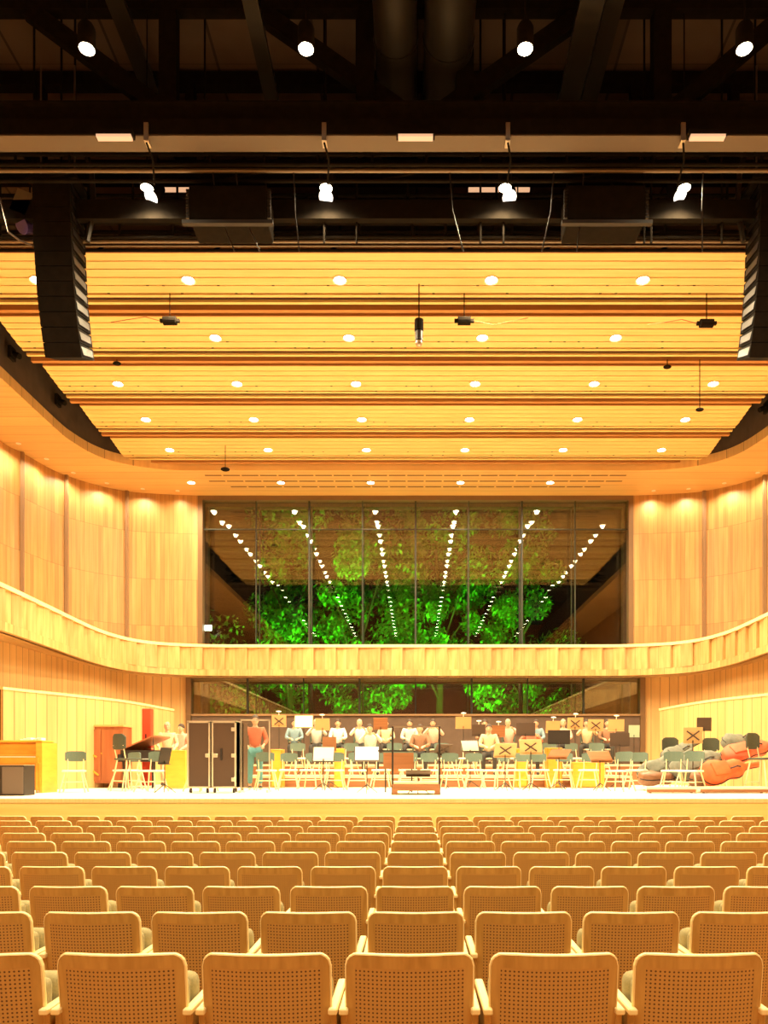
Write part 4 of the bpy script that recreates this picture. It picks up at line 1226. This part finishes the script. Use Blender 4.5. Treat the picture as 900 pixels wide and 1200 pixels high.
def person(px, d, lev, pose, cloth, rz, label, hair='hairdark', legs='stand'):
    t = empty('person', (XP(px, d), d, lev), rz, label=label, cat='person')
    kit = KIT[pose]
    for nm, me in kit.items():
        if me is None: continue
        parent = t
        o = link(nm, me, t)
        m = {'shirt': CM[cloth], 'trousers': CM['black'] if legs == 'stand' else CM[legs], 'hair': M[hair]}.get(nm)
        if m:
            o.material_slots[0].link = 'OBJECT'; o.material_slots[0].material = m
    return t
ppl = [
 (345, 23.2, 'sit', 'blue grey', 'hairdark', 'seated musician in blue-grey top behind the bright page, leftmost in the rear row'),
 (371, 23.3, 'play', 'pale grey', 'hairlight', 'seated musician in pale grey top with raised hands, left rear row'),
 (396, 23.2, 'sit', 'white', 'hairdark', 'seated musician in white shirt, third from the left in the rear row'),
 (422, 23.3, 'play', 'white', 'hairlight', 'seated musician in white shirt with raised hands, left of centre in the rear row'),
 (452, 23.2, 'sit', 'beige', 'hairdark', 'seated musician in beige top just left of the podium'),
 (480, 23.3, 'sit', 'pale grey', 'hairdark', 'seated musician in pale grey top right behind the podium'),
 (508, 23.2, 'play', 'pink', 'hairdark', 'seated musician in pink top with raised hands beside the right podium post'),
 (568, 23.4, 'sit', 'brown', 'hairdark', 'seated musician in brown top right of the podium'),
 (596, 23.2, 'play', 'pink', 'hairlight', 'seated musician in pink top between the lamp-lit stands right of centre'),
 (628, 23.3, 'sit', 'blue grey', 'hairdark', 'seated musician in blue-grey top in the right rear row'),
 (660, 23.2, 'sit', 'pink', 'hairlight', 'seated musician in pink top behind the wide black stand'),
 (688, 23.3, 'play', 'beige', 'hairdark', 'seated musician in beige top with raised hands, right rear row'),
 (712, 23.2, 'sit', 'brown', 'hairdark', 'seated musician in brown top, rightmost in the rear row'),
]
for i, (px, d, pose, cl, hr, lab) in enumerate(ppl):
    person(px, d, R2, pose, cl, -(px-487)/900, lab, hr)
    c = copy_tree(oc); c.location = (XP(px, d), d+.02, R2); c.rotation_euler = (0, 0, -(px-487)/900)
    tag(c, 'orchestra chair under the rear-row %s musician, %s from the left' % (cl, ORD[i]), 'chair', 'occupied orchestra chairs in the rear')
low = [(434, 20.4, 'play', 'pale grey', 'seated musician in pale grey top on the low riser behind the bright sheet music'),
       (492, 20.5, 'sit', 'brown', 'seated musician in brown top on the low riser seen inside the podium rail'),
       (573, 20.4, 'sit', 'beige', 'seated musician in beige top on the low riser right of the podium'),
       (622, 20.5, 'play', 'red', 'seated musician in red top on the low riser with raised hands')]
for px, d, pose, cl, lab in low:
    person(px, d, R1, pose, cl, -(px-487)/900, lab)
    c = copy_tree(oc); c.location = (XP(px, d), d+.02, R1); c.rotation_euler = (0, 0, -(px-487)/900)
    tag(c, 'orchestra chair under the %s musician on the low riser' % cl, 'chair', 'occupied orchestra chairs on the low riser')
person(196, 20.6, STG, 'stand', 'beige', .3, 'standing person in beige top beside the tall red case', 'hairlight', 'beige')
person(213, 21.4, STG, 'stand', 'pink', -.4, 'standing person in pink top left of the flight case', 'hairdark', 'brown')
person(299, 17.6, STG, 'stand', 'red', .2, 'standing person in red top seen behind the clear screen', 'hairdark', 'teal')

# exit sign seen through the glass
t = empty('exit_sign', (XP(243.5, 26.85), 26.82, HP(736, 26.85)), label='small white lit sign behind the left edge of the big window', cat='sign')
MB().box(-.17, .17, 0, .06, -.12, .12).build('housing', M['mullion'], t)
MB().box(-.15, -.10, .06, .29, -.02, .02).build('bracket', M['mullion'], t)
MB().box(-.15, .15, -.01, 0, -.10, .10).build('lit_face', M['signglow'], t)

# ================================================================ GARDEN TREES
tag(MB().box(-40, 40, 27.4, 75, -.4, -.02).build('ground', M['bark']), kind='structure')
def tree(x, y, h, r, label, n=9500, seed=0):
    rnd = random.Random(seed)
    t = empty('garden_tree', (x, y, -.02), label=label, cat='tree', group='green lit trees outside the window')
    tr = MB(); tr.tube((0, 0, 0), (.1, 0, h*.45), .2, 10, .13).tube((.1, 0, h*.45), (-.1, .1, h*.8), .13, 8, .06)
    for k in range(7):
        a = rnd.uniform(0, 2*PI); z = h*rnd.uniform(.3, .65)
        tr.tube((.05, 0, z), (math.cos(a)*r*.7, math.sin(a)*r*.7, z+h*.16), .06, 6, .02)
    tr.build('trunk', M['bark'], t)
    cl = []
    for k in range(34):
        u = rnd.uniform(.12, 1); rr = r*(.45+.75*math.sin(PI*min(1, u*.95)))
        a = rnd.uniform(0, 2*PI); q = math.sqrt(rnd.random())*rr
        cl.append((q*math.cos(a), q*math.sin(a)*.8, u*h, rnd.uniform(.5, 1.05)))
    mb = MB()
    for k in range(n):
        cx, cy, cz, cr = rnd.choice(cl)
        d = Vector((rnd.gauss(0, 1), rnd.gauss(0, 1), rnd.gauss(0, 1))).normalized()*cr*rnd.uniform(.6, 1.05)
        c = Vector((cx, cy, cz))+d
        a = Vector((rnd.gauss(0, 1), rnd.gauss(0, 1), rnd.gauss(0, 1))).normalized()
        b = a.orthogonal().normalized(); s = rnd.uniform(.07, .12)
        mb.add([c-a*s*1.3, c+b*s*.6, c+a*s*1.3, c-b*s*.6], [(0, 1, 2, 3)])
    mb.build('foliage', M['leaf'], t)
tree(-5.6, 33.0, 13.5, 2.0, 'green lit tree outside the glass, leftmost and slender', 8500, 1)
tree(-2.3, 32.0, 12.8, 2.2, 'green lit tree outside the glass, left of the middle', 9800, 2)
tree(1.0, 33.2, 14.0, 2.3, 'green lit tree outside the glass, in the middle', 9800, 3)
tree(4.6, 32.4, 12.6, 2.0, 'green lit tree outside the glass, rightmost', 8500, 4)
tree(-8.6, 31.0, 7.2, 1.4, 'low green bush-like tree at the left edge of the big window', 2500, 5)
